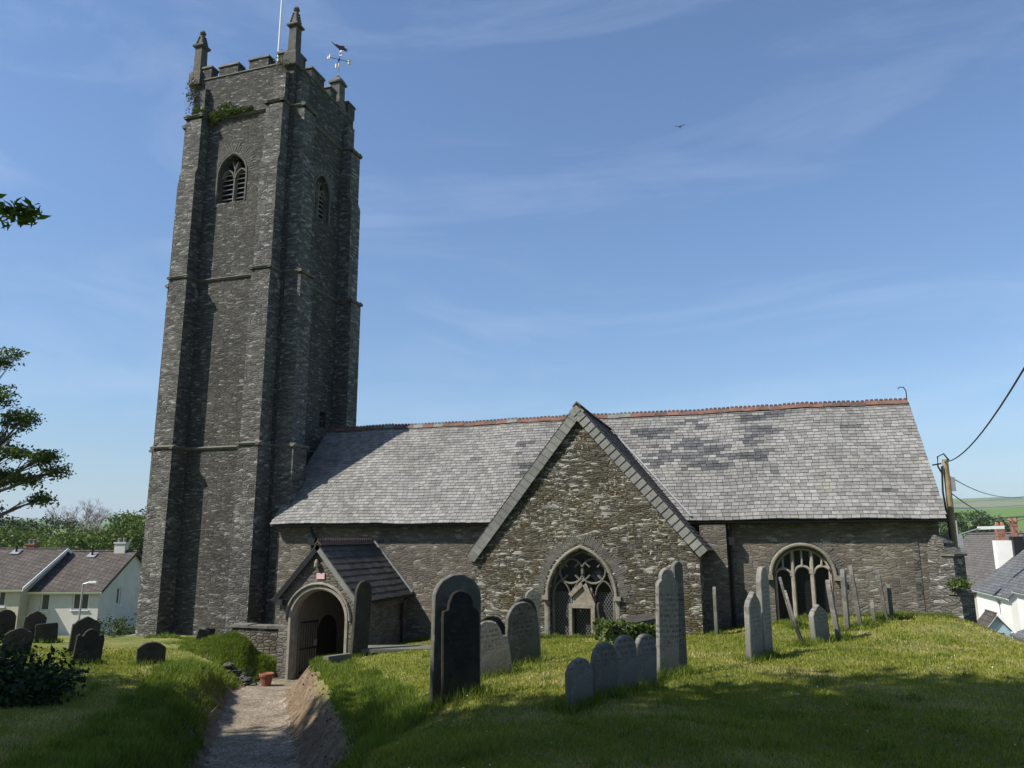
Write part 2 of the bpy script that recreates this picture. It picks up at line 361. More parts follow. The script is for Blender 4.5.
M_leaf_spring = leafmat('leaves_far_bright', (.05,.085,.015), (.11,.16,.028), .25)
M_leaf_brown = leafmat('leaves_far_olive', (.06,.065,.022), (.11,.105,.04), .2)
M_bush = leafmat('bush_leaves', (.012,.028,.009), (.035,.06,.018), .2)
M_ivy = leafmat('ivy_leaves', (.04,.07,.016), (.13,.17,.05), .2)
M_blade = leafmat('grass_blades', (.165,.19,.026), (.29,.30,.065), .42)
M_bladed = leafmat('grass_blades_dry', (.30,.27,.10), (.43,.375,.165), .3)
M_bladel = leafmat('grass_blades_long', (.07,.12,.016), (.20,.245,.045), .4)
def tilemat(name, c, rows=.32):
    m, t, b = newmat(name); l = t.links.new; uv = N(t, 'ShaderNodeUVMap').outputs[0]
    br = N(t, 'ShaderNodeTexBrick'); l(uv, br.inputs[0]); br.inputs['Scale'].default_value = 1; br.inputs['Brick Width'].default_value = .33; br.inputs['Row Height'].default_value = rows
    br.inputs['Mortar Size'].default_value = .025; br.inputs['Color1'].default_value = (*[x*.8 for x in c], 1); br.inputs['Color2'].default_value = (*[x*1.2 for x in c], 1); br.inputs['Mortar'].default_value = (*[x*.4 for x in c], 1)
    a = noise(t, uv, 1.2, 6, .7); l(mixc(t, 1, br.outputs[0], ramp_out(t, a.outputs[0], [(.3, .7), (.7, 1.3)]), 'MULTIPLY'), b.inputs['Base Color'])
    bump(t, b, br.outputs['Fac'], -.6, .04); return m
M_tile = tilemat('brown_concrete_tile', (.083,.071,.061)); M_tileg = tilemat('grey_house_slate', (.12,.125,.13), .22)

# ------------------------------------------------------------------ ground
CP = np.array([(-3.79,9.58,-2.0),(-4.22,12.43,-2.2),(-4.4,13.6,-2.27),(-2.09,9.14,-1.92),(-1.58,10.86,-2.0),(-1.4,12.4,-2.06),(0,14.5,-2.06),(.75,21.2,-2.25),(.7,16.5,-2.1),(1.11,17.38,-2.12),
 (1.84,19.78,-2.15),(2.28,21.43,-2.2),(2.9,22.9,-2.2),(-1.22,22,-2.6),(3.04,20.34,-1.98),(4.21,20.04,-1.95),(3.8,13.6,-1.83),(5.5,18.2,-2.36),(7,22.5,-3.2),(6.0,23.0,-2.6),(7,12,-2.05),(-1.32,6.44,-1.8),(.93,6.94,-1.75),(-3.08,6.47,-1.95),(0,3,-1.68),(0,0,-1.65),(4,6,-1.72),(5,0,-1.75),
 (-6.6,14.4,-2.75),(-8.1,14.6,-2.95),(-10.0,18.6,-3.05),(-9.4,19.7,-3.0),(-9.27,21.3,-2.95),(-11.2,19.6,-3.25),(-4.99,8.92,-2.65),(-5.7,11,-2.65),(-4.3,3,-2.2),
 (-6.2,23.0,-2.98),(-8.6,23,-3.05),(-1.7,23.2,-2.72),(-11.8,25,-3.5),(-9,25,-3.2),(-.85,25,-2.75),(1.3,25,-2.38),(4.5,25,-2.28),(5.2,24.0,-2.25),(-3.0,18.8,-2.5),(-6.5,18,-2.65),(-4.5,16.5,-2.4),
 (-16.9,16.18,-2.95),(-14.97,14.61,-2.85),(-13.8,15.3,-2.9),(-21.5,19.4,-3.2),(-18.3,15.6,-2.95),(-23.3,19.6,-3.2),(-19.8,24.8,-3.65),(-17.1,20.9,-3.45),(-15.9,20.9,-3.5),(-9.9,12.6,-2.85),(-8.6,10.0,-2.7),(-11.6,14.6,-2.9),(-6.6,6.7,-2.3),(-8,4,-2.2),(-13,8,-2.5),(-18,8,-2.6),(-24,12,-2.8),
 (-14.4,20.6,-4.2),(-16.5,23.5,-3.75),(-23.5,26,-3.7),(-26,24,-4.1),(-29,26,-4.5),(-32,30,-5.0),(-41,40,-6.0),(-46,37,-6.0),(-38,20,-4.4),(-60,60,-8),(-20,45,-5.5),(-10,38,-4),(6,34,-4.0),(9,28,-4.0),(13,40,-5.5),(14,55,-7.2),(0,60,-7),(30,60,-8),(30,10,-2.2),(12,20,-4.0),(10,10,-2.5),(-5,-10,-1.6),(10,-12,-1.6),(-25,-10,-2),(30,-20,-1.8),(-50,0,-4),(-30,80,-9),(40,90,-10),(-80,20,-7),(60,0,-4),(0,-50,-2)])
def phi(d): return np.sqrt(d*d+.25)
_d = np.hypot(CP[:,None,0]-CP[None,:,0], CP[:,None,1]-CP[None,:,1]); _n = len(CP)
A_ = np.zeros((_n+3, _n+3)); A_[:_n,:_n] = phi(_d)-np.eye(_n)*.02; A_[:_n,_n] = 1; A_[:_n,_n+1:] = CP[:,:2]; A_[_n,:_n] = 1; A_[_n+1:,:_n] = CP[:,:2].T
WT = np.linalg.solve(A_, np.concatenate([CP[:,2], [0,0,0]]))
PATH = np.array([(-13.35,24.6,-4.25),(-13.4,21.6,-4.25),(-13.75,19.7,-4.15),(-12.0,16.95,-3.97),(-9.85,13.9,-3.75),(-7.75,10.95,-3.5),(-5.4,7.4,-3.0),(-3.1,3.7,-2.4),(-.7,0,-1.72),(1.4,-4,-1.62)])
def chaikin(P, n=2):
    for _ in range(n):
        Q = [P[0]]
        for a, b in zip(P[:-1], P[1:]): Q += [a*.75+b*.25, a*.25+b*.75]
        Q.append(P[-1]); P = np.array(Q)
    return P
PS = chaikin(PATH, 2)
def path_near(x, y):
    best = np.full(x.shape, 1e9); pz = np.zeros(x.shape); sd_ = np.zeros(x.shape)
    for a, b in zip(PS[:-1], PS[1:]):
        d = b[:2]-a[:2]; t = np.clip(((x-a[0])*d[0]+(y-a[1])*d[1])/(d@d), 0, 1)
        qx, qy = a[0]+d[0]*t, a[1]+d[1]*t; q = np.hypot(x-qx, y-qy); k = q < best
        best = np.where(k, q, best); pz = np.where(k, a[2]+(b[2]-a[2])*t, pz); sd_ = np.where(k, d[0]*(y-a[1])-d[1]*(x-a[0]), sd_)
    return best, pz, sd_
def sstep(a, b, x): t = np.clip((x-a)/(b-a), 0, 1); return t*t*(3-2*t)
def wob(x, y): return .5*np.sin(x*1.7+y*.9)+.3*np.sin(x*.7-y*2.3+1)+.2*np.sin(3.1*x+2.7*y+2)
def height(x, y, carve=True):
    x = np.asarray(x, float); y = np.asarray(y, float); shp = x.shape; x = x.ravel(); y = y.ravel()
    cx = np.clip(x, -90, 70); cy = np.clip(y, -60, 95)
    z = np.zeros(len(x))
    for i in range(0, len(x), 60000):
        a, b = cx[i:i+60000], cy[i:i+60000]
        z[i:i+60000] = phi(np.hypot(a[:,None]-CP[None,:,0], b[:,None]-CP[None,:,1]))@WT[:_n]+WT[_n]+a*WT[_n+1]+b*WT[_n+2]
    r = np.hypot(x, y); az = np.degrees(np.arctan2(x, y))
    rt = sstep(-30, 5, az)
    far = -9+sstep(140, 620, r)*(15+14*rt+2.5*np.sin(az*.35))+sstep(900, 2900, r)*(46+52*rt+7*np.sin(az*.21)+3*np.sin(az*.9))
    k = sstep(75, 150, r); z = z*(1-k)+far*k
    z += (.5+.14*wob(x*2.3, y*2.3))*np.exp(-(((x+15.7)/1.35)**2+((y-20.9)/.9)**2))+.3*np.exp(-(((x+17.6)/.9)**2+((y-22.6)/1)**2))
    nr = (r < 60); z = z+np.where(nr, .035*wob(x*1.3, y*1.3)+.018*wob(x*4+3, y*4), 0)
    if carve:
        d, pz, sdv = path_near(x, y)
        right = sdv > 0                      # the side of the bare earth bank
        w0 = .61+.06*np.sin(y*2.1)+.05*np.sin(y*5.3); bw = np.where(right, .8, .85)
        t = np.clip((d-w0)/bw, 0, 1); t = t*t*(3-2*t)
        z = np.where(d < w0+bw, pz+(np.maximum(z, pz+.02)-pz)*t+(.06*wob(x*5, y*5)+.05*wob(x*11+1, y*11))*t*(1-t)*4*.7, z)
        inp = (x > -14.1) & (x < -12.0) & (y > 21.2) & (y < 25.2); z = np.where(inp, -4.26, z)
    return z.reshape(shp)
def H(x, y): return float(height(np.array([x]), np.array([y]))[0])
def axis(a, b, st, lo, hi, g=1.16):
    c = list(np.arange(a, b+1e-6, st)); d = st; u = c[-1]
    while u < hi: d *= g; u += d; c.append(u)
    d = st; u = c[0]; l_ = []
    while u > lo: d *= g; u -= d; l_.append(u)
    return np.array(l_[::-1]+c)
gx = axis(-24, 9, .16, -6000, 6000); gy = axis(1, 26, .16, -1500, 6500)
GX, GY = np.meshgrid(gx, gy); GZ = height(GX, GY)
nx, ny = len(gx), len(gy); idx = np.arange(nx*ny).reshape(ny, nx)
gm = bpy.data.meshes.new('ground')
vv = np.stack([GX.ravel(), GY.ravel(), GZ.ravel()], 1)
ff = np.stack([idx[:-1,:-1].ravel(), idx[:-1,1:].ravel(), idx[1:,1:].ravel(), idx[1:,:-1].ravel()], 1)
gm.vertices.add(len(vv)); gm.vertices.foreach_set('co', vv.ravel()); gm.loops.add(ff.size); gm.loops.foreach_set('vertex_index', ff.ravel().astype(np.int32))
gm.polygons.add(len(ff)); gm.polygons.foreach_set('loop_start', np.arange(0, ff.size, 4, dtype=np.int32)); gm.polygons.foreach_set('loop_total', np.full(len(ff), 4, dtype=np.int32)); gm.polygons.foreach_set('use_smooth', [True]*len(ff)); gm.update(calc_edges=True)
# bare earth on the cut bank
d_, pz_, sd__ = path_near(GX.ravel(), GY.ravel()); rightb = sd__ > 0
soil = np.where(rightb, 1-sstep(1.2, 1.4, d_+.12*wob(GX.ravel()*3, GY.ravel()*3)), (1-sstep(.95, 1.15, d_+.12*wob(GX.ravel()*3, GY.ravel()*3)))*1.)
soil *= (GY.ravel() < 21.5)
at = gm.attributes.new('soil', 'FLOAT', 'POINT'); at.data.foreach_set('value', soil.astype(np.float32))
gm_, t, b = newmat('turf_and_earth'); l = t.links.new
geo = N(t, 'ShaderNodeNewGeometry').outputs['Position']; aS = N(t, 'ShaderNodeAttribute', attribute_name='soil').outputs['Fac']
g1 = noise(t, geo, .55, 7, .65); g2 = noise(t, geo, 14, 6, .7); g3 = noise(t, geo, .02, 4, .5)
col = ramp_out(t, g1.outputs[0], [(.32, (.10,.125,.02)), (.5, (.165,.18,.038)), (.64, (.26,.23,.09))])
col = mixc(t, 1, col, ramp_out(t, g2.outputs[0], [(.3, .55), (.7, 1.35)]), 'MULTIPLY')
# beyond the village: fields of different crops with darker hedges
vf = N(t, 'ShaderNodeTexVoronoi', feature='F1'); vf.inputs['Scale'].default_value = .0042; l(geo, vf.inputs['Vector'])
ve = N(t, 'ShaderNodeTexVoronoi', feature='DISTANCE_TO_EDGE'); ve.inputs['Scale'].default_value = .0042; l(geo, ve.inputs['Vector'])
sp = N(t, 'ShaderNodeSeparateColor'); l(vf.outputs['Color'], sp.inputs[0])
fld = ramp_out(t, sp.outputs[0], [(0, (.07,.13,.03)), (.5, (.11,.17,.035)), (1, (.15,.16,.06))]); fld = mixc(t, ramp_out(t, ve.outputs[0], [(.02, 1), (.035, 0)]), fld, (.025,.045,.015))
vl = N(t, 'ShaderNodeVectorMath', operation='LENGTH'); l(geo, vl.inputs[0])
fk = ramp_out(t, mth(t, 'DIVIDE', vl.outputs['Value'], 300.0), [(.35, 0), (.7, 1)]); col = mixc(t, fk, col, fld)
s1 = noise(t, geo, 3.5, 7, .7); s2 = noise(t, geo, 22, 5, .7)
sc_ = ramp_out(t, s1.outputs[0], [(.3, (.085,.056,.034)), (.5, (.17,.12,.074)), (.7, (.26,.195,.13))]); sc_ = mixc(t, 1, sc_, ramp_out(t, s2.outputs[0], [(.3, .6), (.7, 1.3)]), 'MULTIPLY')
col = mixc(t, aS, col, sc_); l(col, b.inputs['Base Color'])
bump(t, b, mth(t, 'ADD', g2.outputs[0], mth(t, 'MULTIPLY', s1.outputs[0], 1.0)), .8, .05)
gm.materials.append(gm_); ground = bpy.data.objects.new('ground', gm); COL.objects.link(ground); ground['kind'] = 'structure'

def strip(name, pts, width, mat, lift=.006, sub=5, cross=7):
    mb = MB(); P = chaikin(np.array(pts, float)[:, :2], 3); V = []
    for i, p in enumerate(P):
        t = P[min(i+1, len(P)-1)]-P[max(i-1, 0)]; t /= np.hypot(*t); n = np.array([-t[1], t[0]])
        for k in range(cross):
            s_ = (k/(cross-1)-.5)*width*(1+.05*math.sin(i*1.3+k)); q = p+n*s_; V.append((q[0], q[1], 0))
    V = np.array(V); z = height(V[:,0], V[:,1]); V[:,2] = z+lift
    mb.add(V, [(i*cross+k+1, i*cross+k, (i+1)*cross+k, (i+1)*cross+k+1) for i in range(len(P)-1) for k in range(cross-1)], 0)
    o = mb.build(name, mat, smooth=True); o['kind'] = 'structure'; return o
gvm, t, b = newmat('gravel'); geo = N(t, 'ShaderNodeNewGeometry').outputs['Position']
v = N(t, 'ShaderNodeTexVoronoi'); v.inputs['Scale'].default_value = 28; t.links.new(geo, v.inputs['Vector']); sp = N(t, 'ShaderNodeSeparateColor'); t.links.new(v.outputs['Color'], sp.inputs[0])
col = ramp_out(t, sp.outputs[0], [(0, (.115,.094,.067)), (.5, (.205,.172,.13)), (1, (.33,.288,.225))]); nz = noise(t, geo, 1.6, 7, .75, .6); col = mixc(t, 1, col, ramp_out(t, nz.outputs[0], [(.32, (.55,.52,.46)), (.5, (.9,.88,.85)), (.68, (1.25,1.25,1.25))]), 'MULTIPLY')
t.links.new(col, b.inputs['Base Color']); bump(t, b, v.outputs['Distance'], -.9, .03)
strip('path', PS[1:], 1.4, gvm, .012)
tarm, t, b = newmat('tarmac'); geo = N(t, 'ShaderNodeNewGeometry').outputs['Position']; nz = noise(t, geo, 40, 5, .7); n2 = noise(t, geo, .7, 5, .6)
t.links.new(mixc(t, 1, ramp_out(t, nz.outputs[0], [(.3, .16), (.7, .27)]), ramp_out(t, n2.outputs[0], [(.3, .8), (.7, 1.15)]), 'MULTIPLY'), b.inputs['Base Color'])
strip('road', [(-31,18.5),(-27,21.4),(-24.6,23.6),(-24.1,27),(-24.6,33),(-27,42)], 2.4, tarm, .02)
# ---- OBJECTS ----
# ================================================================== CHURCH
church = empty('church', (-8, 25, -3.2), 'grey stone church with tall battlemented tower, slate roof, gabled transept and arched porch', 'church')
VZ = Vector((0, 0, 1))
def voussoirs(mb, F, c, hw, zs, rise, ln, n):
    # thin stones set on edge round the head of an opening
    P = [Vector(q) for q in arch(c, hw, zs, rise, 24)]; cum = [0]
    for a, b_ in zip(P[:-1], P[1:]): cum.append(cum[-1]+(b_-a).length)
    for i in range(n):
        s = (i+.5)/n*cum[-1]; k = max(j for j in range(len(P)-1) if cum[j] <= s); t_ = (s-cum[k])/(cum[k+1]-cum[k]); q = P[k].lerp(P[k+1], t_)
        d = (P[k+1]-P[k]).normalized(); nn = Vector((-d.y, d.x)); nn = nn if nn.y > -.1 or True else nn
        if nn.dot(q-Vector((c, zs-.3))) < 0: nn = -nn
        l_ = ln*random.uniform(.55, 1.3); w_ = cum[-1]/n*.5*random.uniform(.72, .94); m_ = q+nn*(l_/2+.01); pr_ = random.uniform(.003, .016)
        mb.obox(F.p(m_.x, m_.y, -.05), F.u*nn.x*l_/2+VZ*nn.y*l_/2, F.u*d.x*w_+VZ*d.y*w_, F.n*(.05+pr_))
def belfry(name, F, c, hw, z0, zs, rise, lab):
    # pointed two-light opening: moulded frame, mullion with two heads, and slate louvres behind
    mb = MB(); oa = arch(c, hw+.13, zs, rise+.16, 8)
    bar(mb, F, [(c-hw-.07, z0)]+arch(c, hw+.07, zs, rise+.08, 8)+[(c+hw+.07, z0)], .15, .03, -.3)
    fr = mb.build(name, M_frame, church)
    mb = MB(); voussoirs(mb, F, c, hw+.15, zs, rise+.17, .42, 30); mb.build('relieving_arch', M_vous, fr)
    mb = MB(); bar(mb, F, [(c, z0), (c, zs+rise*.35)], .12, -.16, -.36)
    for s in (-1, 1):
        bar(mb, F, arch(c+s*hw/2, hw/2-.05, zs-.08, rise*.42, 6), .1, -.16, -.36)
        bar(mb, F, [(c, zs+rise*.3), (c+s*hw*.2, zs+rise*.72)], .09, -.17, -.36)
    mb.build('tracery', M_frame, fr)
    mb = MB(); k = 7; h = (zs+rise*.3-z0)
    for s in (-1, 1):
        for i in range(k):
            z = z0+.1+h*i/k; q = F.p(c+s*(hw/2+.02), z+.05, -.42)
            mb.obox(q, F.u*(hw/2-.05), (F.n*.16-VZ*.11), (VZ*.013+F.n*.01))
    mb.build('louvres', M_louvre, fr)
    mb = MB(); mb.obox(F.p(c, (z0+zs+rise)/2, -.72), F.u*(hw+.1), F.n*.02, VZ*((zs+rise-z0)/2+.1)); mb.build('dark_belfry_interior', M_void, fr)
    return fr
# ---- tower stages (each set back a little) and their openings
stg = [(-5, 3.6, -22.87, -17.74, 25.20, 30.46), (3.6, 10.75, -22.96, -17.80, 25.25, 30.46), (10.75, 18.3, -23.13, -17.88, 25.30, 30.44), (18.3, 20.45, -23.18, -17.92, 25.32, 30.42)]
mb = MB()
FS = lambda y: Frame((0, y, 0), (1, 0, 0), (0, -1, 0))
FE = lambda x: Frame((x, 0, 0), (0, 1, 0), (1, 0, 0))
SW_, EW_ = (-20.74, .68, 14.2, 15.5, .92), (27.9, .58, 14.05, 15.35, .85)
for i, (z0, z1, x0, x1, y0, y1) in enumerate(stg):
    sh = [arch(SW_[0], SW_[1], SW_[3], SW_[4], 8, SW_[2])] if i == 2 else []
    eh = [arch(EW_[0], EW_[1], EW_[3], EW_[4], 8, EW_[2])] if i == 2 else ([[(28.45,4.75),(28.45,5.42),(28.95,5.42),(28.95,4.75)]] if i == 1 else [])
    wall(mb, FS(y0), [(x0, z0), (x1, z0), (x1, z1), (x0, z1)], sh, .7)
    wall(mb, FE(x1), [(y0, z0), (y1, z0), (y1, z1), (y0, z1)], eh, .7)
    mb.add([(x0,y1,z0),(x1,y1,z0),(x1,y1,z1),(x0,y1,z1)], [(3,2,1,0)][0:1]); mb.add([(x0,y0,z0),(x0,y1,z0),(x0,y1,z1),(x0,y0,z1)], [(3,2,1,0)])
    if i < 3: mb.add([(x0,y0,z1),(x1,y0,z1),(x1,y1,z1),(x0,y1,z1)], [(0,1,2,3)])
mb.add([(-23.17,25.33,19.2),(-17.93,25.33,19.2),(-17.93,30.41,19.2),(-23.17,30.41,19.2)], [(0,1,2,3)])
mb.build('tower_wall', M_tower, church)
belfry('belfry_window', FS(25.30), *SW_, '')
belfry('belfry_window', FE(-17.88), *EW_, '')
mb = MB(); mb.box(-18.3, -18.28, 28.4, 29.0, 4.7, 5.5); mb.build('slit_window', M_void, church)
# ---- set-back buttresses, one mesh each, stepping in at every stage
bst = [(-5, 3.6, .82, .92, .11), (3.6, 10.75, .74, .88, .12), (10.75, 15.8, .62, .84, .14), (15.8, 18.3, .5, .82, .15), (18.3, 19.9, .24, .6, .25)]
def stage_at(z): return [s for s in stg if s[0] <= z+.01 < s[1]][0]
def buttress(side, end):
    mb = MB()
    for j, (z0, z1, pr_, w, sb) in enumerate(bst):
        _, _, x0, x1, y0, y1 = stage_at(z0); wz = .32 if j in (2,) else .16
        nxt = bst[j+1][2] if j+1 < len(bst) else 0.02
        if side in 'SN':
            a0 = x0+sb if end == 0 else x1-sb-w; a1 = a0+w; yb = y0 if side == 'S' else y1; s = -1 if side == 'S' else 1
            pts = [(yb-s*.15, z0), (yb+s*pr_, z0), (yb+s*pr_, z1-wz), (yb+s*nxt, z1), (yb-s*.15, z1)]
            A = [(a0, p, q) for p, q in pts]; B = [(a1, p, q) for p, q in pts]
        else:
            a0 = y0+sb if end == 0 else y1-sb-w; a1 = a0+w; xb = x0 if side == 'W' else x1; s = -1 if side == 'W' else 1
            pts = [(xb-s*.15, z0), (xb+s*pr_, z0), (xb+s*pr_, z1-wz), (xb+s*nxt, z1), (xb-s*.15, z1)]
            A = [(p, a0, q) for p, q in pts]; B = [(p, a1, q) for p, q in pts]
        n = 5; fs = [tuple(range(n))[::-1], tuple(range(n, 2*n))]+[(i, (i+1) % n, n+(i+1) % n, n+i) for i in range(n)]
        flip = (side in 'SE')
        if side == 'S' or side == 'E': pass
        mb.add(A+B, fs if side in 'WN' and False else fs)
    me = mb.build('tower_buttress', M_butt, church); fixn(me); return me
def fixn(o):
    import bmesh
    bm = bmesh.new(); bm.from_mesh(o.data); bmesh.ops.recalc_face_normals(bm, faces=bm.faces); bm.to_mesh(o.data); bm.free()
    o.data.uv_layers.remove(o.data.uv_layers[0]); box_uv(o.data, root_loc(o))
for sd_s in 'SENW':
    for e_ in (0, 1): buttress(sd_s, e_)
# ---- string courses run round walls and buttresses
def string_course(z, h, out):
    _, _, x0, x1, y0, y1 = stage_at(z-.05); mb = MB(); j = [q for q in bst if q[0] <= z-.05 < q[1]][0]; pr_, w, sb = j[2], j[3], j[4]
    o = out
    def ringseg(a, b, n):   # one straight moulding length a->b, outward normal n
        a, b, n = Vector(a), Vector(b), Vector(n); d = (b-a).normalized()
        P = []
        for e in (a-d*o*.98, b+d*o*.98):
            P += [e-n*.1, e+n*o*.35, e+n*o+VZ*h*.45, e+n*o*.85+VZ*h*.62, e-n*.1+VZ*h]
        mb.add(P, [(4,3,2,1,0),(5,6,7,8,9)]+[(i, i+1, 6+i, 5+i) for i in range(4)])
    ya, xa = y0, x1
    for (xs, ys, nn, ax) in ((None, y0, (0,-1,0), 'x'), (x1, None, (1,0,0), 'y'), (None, y1, (0,1,0), 'x'), (x0, None, (-1,0,0), 'y')):
        lo, hi = (x0, x1) if ax == 'x' else (y0, y1); s = Vector(nn)
        base = (lambda c, d: Vector((c, ys+nn[1]*d, z)) if ax == 'x' else Vector((xs+nn[0]*d, c, z)))
        b0, b1, b2, b3 = lo+sb, lo+sb+w, hi-sb-w, hi-sb
        ringseg(base(b1+.02, 0), base(b2-.02, 0), nn); ringseg(base(b0, pr_), base(b1, pr_), nn); ringseg(base(b2, pr_), base(b3, pr_), nn)
        for c, e in ((b0, -1), (b1, 1), (b2, -1), (b3, 1)):
            n2 = (e, 0, 0) if ax == 'x' else (0, e, 0); ringseg(base(c, .05), base(c, pr_-.02), n2)
    o_ = mb.build('string_course', M_string, church); fixn(o_)
string_course(3.5, .16, .09); string_course(10.66, .16, .09); string_course(18.22, .19, .1)
# ---- battlements: parapet coping, merlons, corner pinnacles
mb = MB()
_, _, x0, x1, y0, y1 = stg[3]
def merlon(a0, a1, side, h=.5, dz=0):
    if side == 'S': bx = (a0, a1, y0-.01, y0+.42)
    elif side == 'N': bx = (a0, a1, y1-.42, y1+.01)
    elif side == 'E': bx = (x1-.42, x1+.01, a0, a1)
    else: bx = (x0-.01, x0+.42, a0, a1)
    mb2 = MB(); mb2.box(*bx, 20.45, 20.45+h+dz); 
    c = (bx[0]-.05, bx[1]+.05, bx[2]-.05, bx[3]+.05); mb2.box(*c, 20.452+h+dz, 20.56+h+dz, m=1, tx=.03, ty=.03)
    mb2.build('merlon', [M_tower, M_string], church)
for a0, a1, dz in ((-22.78, -22.3, .12), (-21.88, -20.86, 0), (-20.28, -19.28, .02), (-18.78, -18.32, .03)): merlon(a0, a1, 'S', .42, dz)
for a0, a1, dz in ((25.62, 26.1, .05), (26.62, 27.66, .02), (28.2, 28.75, .03), (29.86, 30.5, .2)): merlon(a0, a1, 'E', .42, dz)
for a0, a1, dz in ((-22.2, -21.6, 0), (-21, -20, 0), (-19.4, -18.5, 0)): merlon(a0, a1, 'N', .42, dz)
for a0, a1, dz in ((25.9, 26.5, 0), (27.1, 28.1, 0), (28.7, 29.4, 0)): merlon(a0, a1, 'W', .42, dz)
for xa, xb, ya, yb in ((x0-.04, x1+.04, y0-.04, y0+.42), (x0-.04, x1+.04, y1-.42, y1+.04), (x0-.04, x0+.42, y0+.43, y1-.43), (x1-.42, x1+.04, y0+.43, y1-.43)): mb.box(xa, xb, ya, yb, 20.40, 20.453)
mb.build('parapet_coping', M_string, church)
def pinnacle(cx, cy, top, broken=False):
    mb = MB(); c = (cx, cy, 0); q = dict(n=4, sq=True)
    mb.lathe((cx, cy, 20.2), [(.44, 0), (.43, .62), (.38, .7)], **q)
    if broken:
        mb.lathe((cx, cy, 20.9), [(.36, 0), (.35, .85)], **q); mb.lathe((cx, cy, 21.75), [(.47, 0), (.47, .1), (.3, .3), (.12, .36)], **q); return mb.build('pinnacle', M_pinn, church, jitter=.015)
    h = top-22.35
    mb.lathe((cx, cy, 20.9), [(.29, 0), (.26, 1.25)], **q); mb.lathe((cx, cy, 22.15), [(.32, 0), (.40, .06), (.40, .13), (.3, .2)], **q)
    pn = mb.build('pinnacle', M_pinn, church, jitter=.008)
    mb = MB(); mb.lathe((cx, cy, 22.3), [(.25, 0), (.15, h*.62), (.09, h*.86)], **q)
    for i in range(5):          # crockets up the four edges
        for k in range(4):
            a = k*math.pi/2+math.pi/4; f = (i+.4)/5; r = .25-.14*f; mb.lathe((cx+math.cos(a)*r, cy+math.sin(a)*r, 22.3+h*.8*f), [(.02, -.05), (.055, 0), (.045, .04), (.02, .06)], 6)
    mb.lathe((cx, cy, 22.3+h*.84), [(.05, 0), (.12, .06), (.15, .14), (.1, .24), (.03, .3)], 8)
    mb.build('crocketed_spirelet', M_pinn, pn); return pn
pinnacle(-23.08, 25.45, 23.0); pinnacle(-18.12, 25.5, 23.15); pinnacle(-18.2, 29.3, 0, True); pinnacle(-22.9, 30.1, 0, True)

# ---- slate roofs built slate by slate
def slates(mb, P0, U, V, lu, lv, w=.22, ex=.155, th=.012, keep=None, matf=None, ragged=.01):
    P0, U, V = Vector(P0), Vector(U).normalized(), Vector(V).normalized(); Nn = U.cross(V).normalized()
    if Nn.z < 0: Nn = -Nn
    nr = int(math.ceil(lv/ex))
    for j in range(nr):
        s = -(w/2 if j % 2 else 0)
        while s < lu:
            ww = w*random.uniform(.85, 1.15); a, b = max(s, 0), min(s+ww, lu); s += ww
            if b-a < .04: continue
            if keep and not keep((a+b)/2, (j+.5)*ex): continue
            y0_ = j*ex-random.uniform(0, ragged)*2; y1_ = min((j+1)*ex+.07, lv+.03); g = .006; k = random.uniform(0, .006)+th
            q = lambda x, y, h: P0+U*x+V*y+Nn*h
            mi = matf((a+b)/2, j*ex) if matf else 0
            mb.add([q(a+g, y0_, .004), q(b-g, y0_, .004), q(b-g, y0_, .03+k), q(a+g, y0_, .03+k), q(a+g, y1_, .016), q(b-g, y1_, .016)],
                   [(0,1,2,3), (3,2,5,4), (0,3,4), (1,5,2)], mi)
EY, EZ, RY, RZ = 24.68, .52, 28.4, 4.50
sl_v = Vector((0, RY-EY, RZ-EZ)); sl_len = sl_v.length
mb = MB()
DARK = {}
for (s0, s1, r0, r1, n_) in ((13.2, 16.0, 16, 31, 30), (14.8, 17.9, 15, 32, 34), (9.0, 10.2, 6, 16, 8), (8.6, 9.6, 14, 23, 5), (7, 22, 0, 33, 14)):
    for _ in range(n_):
        r = random.randint(r0, r1); a = random.uniform(s0, s1); DARK.setdefault(r, []).append((a, a+random.choice((.22, .4, .44, .62))))
        if random.random() < .5: DARK.setdefault(r+1, []).append((a+random.uniform(-.2, .2), a+random.choice((.4, .6, .8))))
X0, X1 = -17.33, 5.2
mb.add([(X0, EY+.02, EZ-.06), (X1, EY+.02, EZ-.06), (X1, RY, RZ-.06), (X0, RY, RZ-.06)], [(0,1,2,3)], 2)
mb.add([(X0, 2*RY-EY, EZ), (X1, 2*RY-EY, EZ), (X1, RY, RZ), (X0, RY, RZ)], [(3,2,1,0)], 2)
mb.add([(X1-.02, EY+.02, EZ-.06), (X1-.02, RY, RZ-.06), (X1-.02, RY, RZ+.0), (X1-.02, EY+.02, EZ+.01)], [(0,1,2,3)], 2)
slates(mb, (X0, EY, EZ), (1,0,0), sl_v, X1-X0, sl_len, matf=lambda a, y: 1 if any(p <= a <= q for p, q in DARK.get(int(y/.155+.01), ())) else 0)
slates(mb, (X0, 2*RY-EY, EZ), (1,0,0), (0, EY-RY, RZ-EZ), X1-X0, sl_len, w=.5, ex=.36)
roof = mb.build('nave_roof', [M_slate, M_slated, M_deck], church)
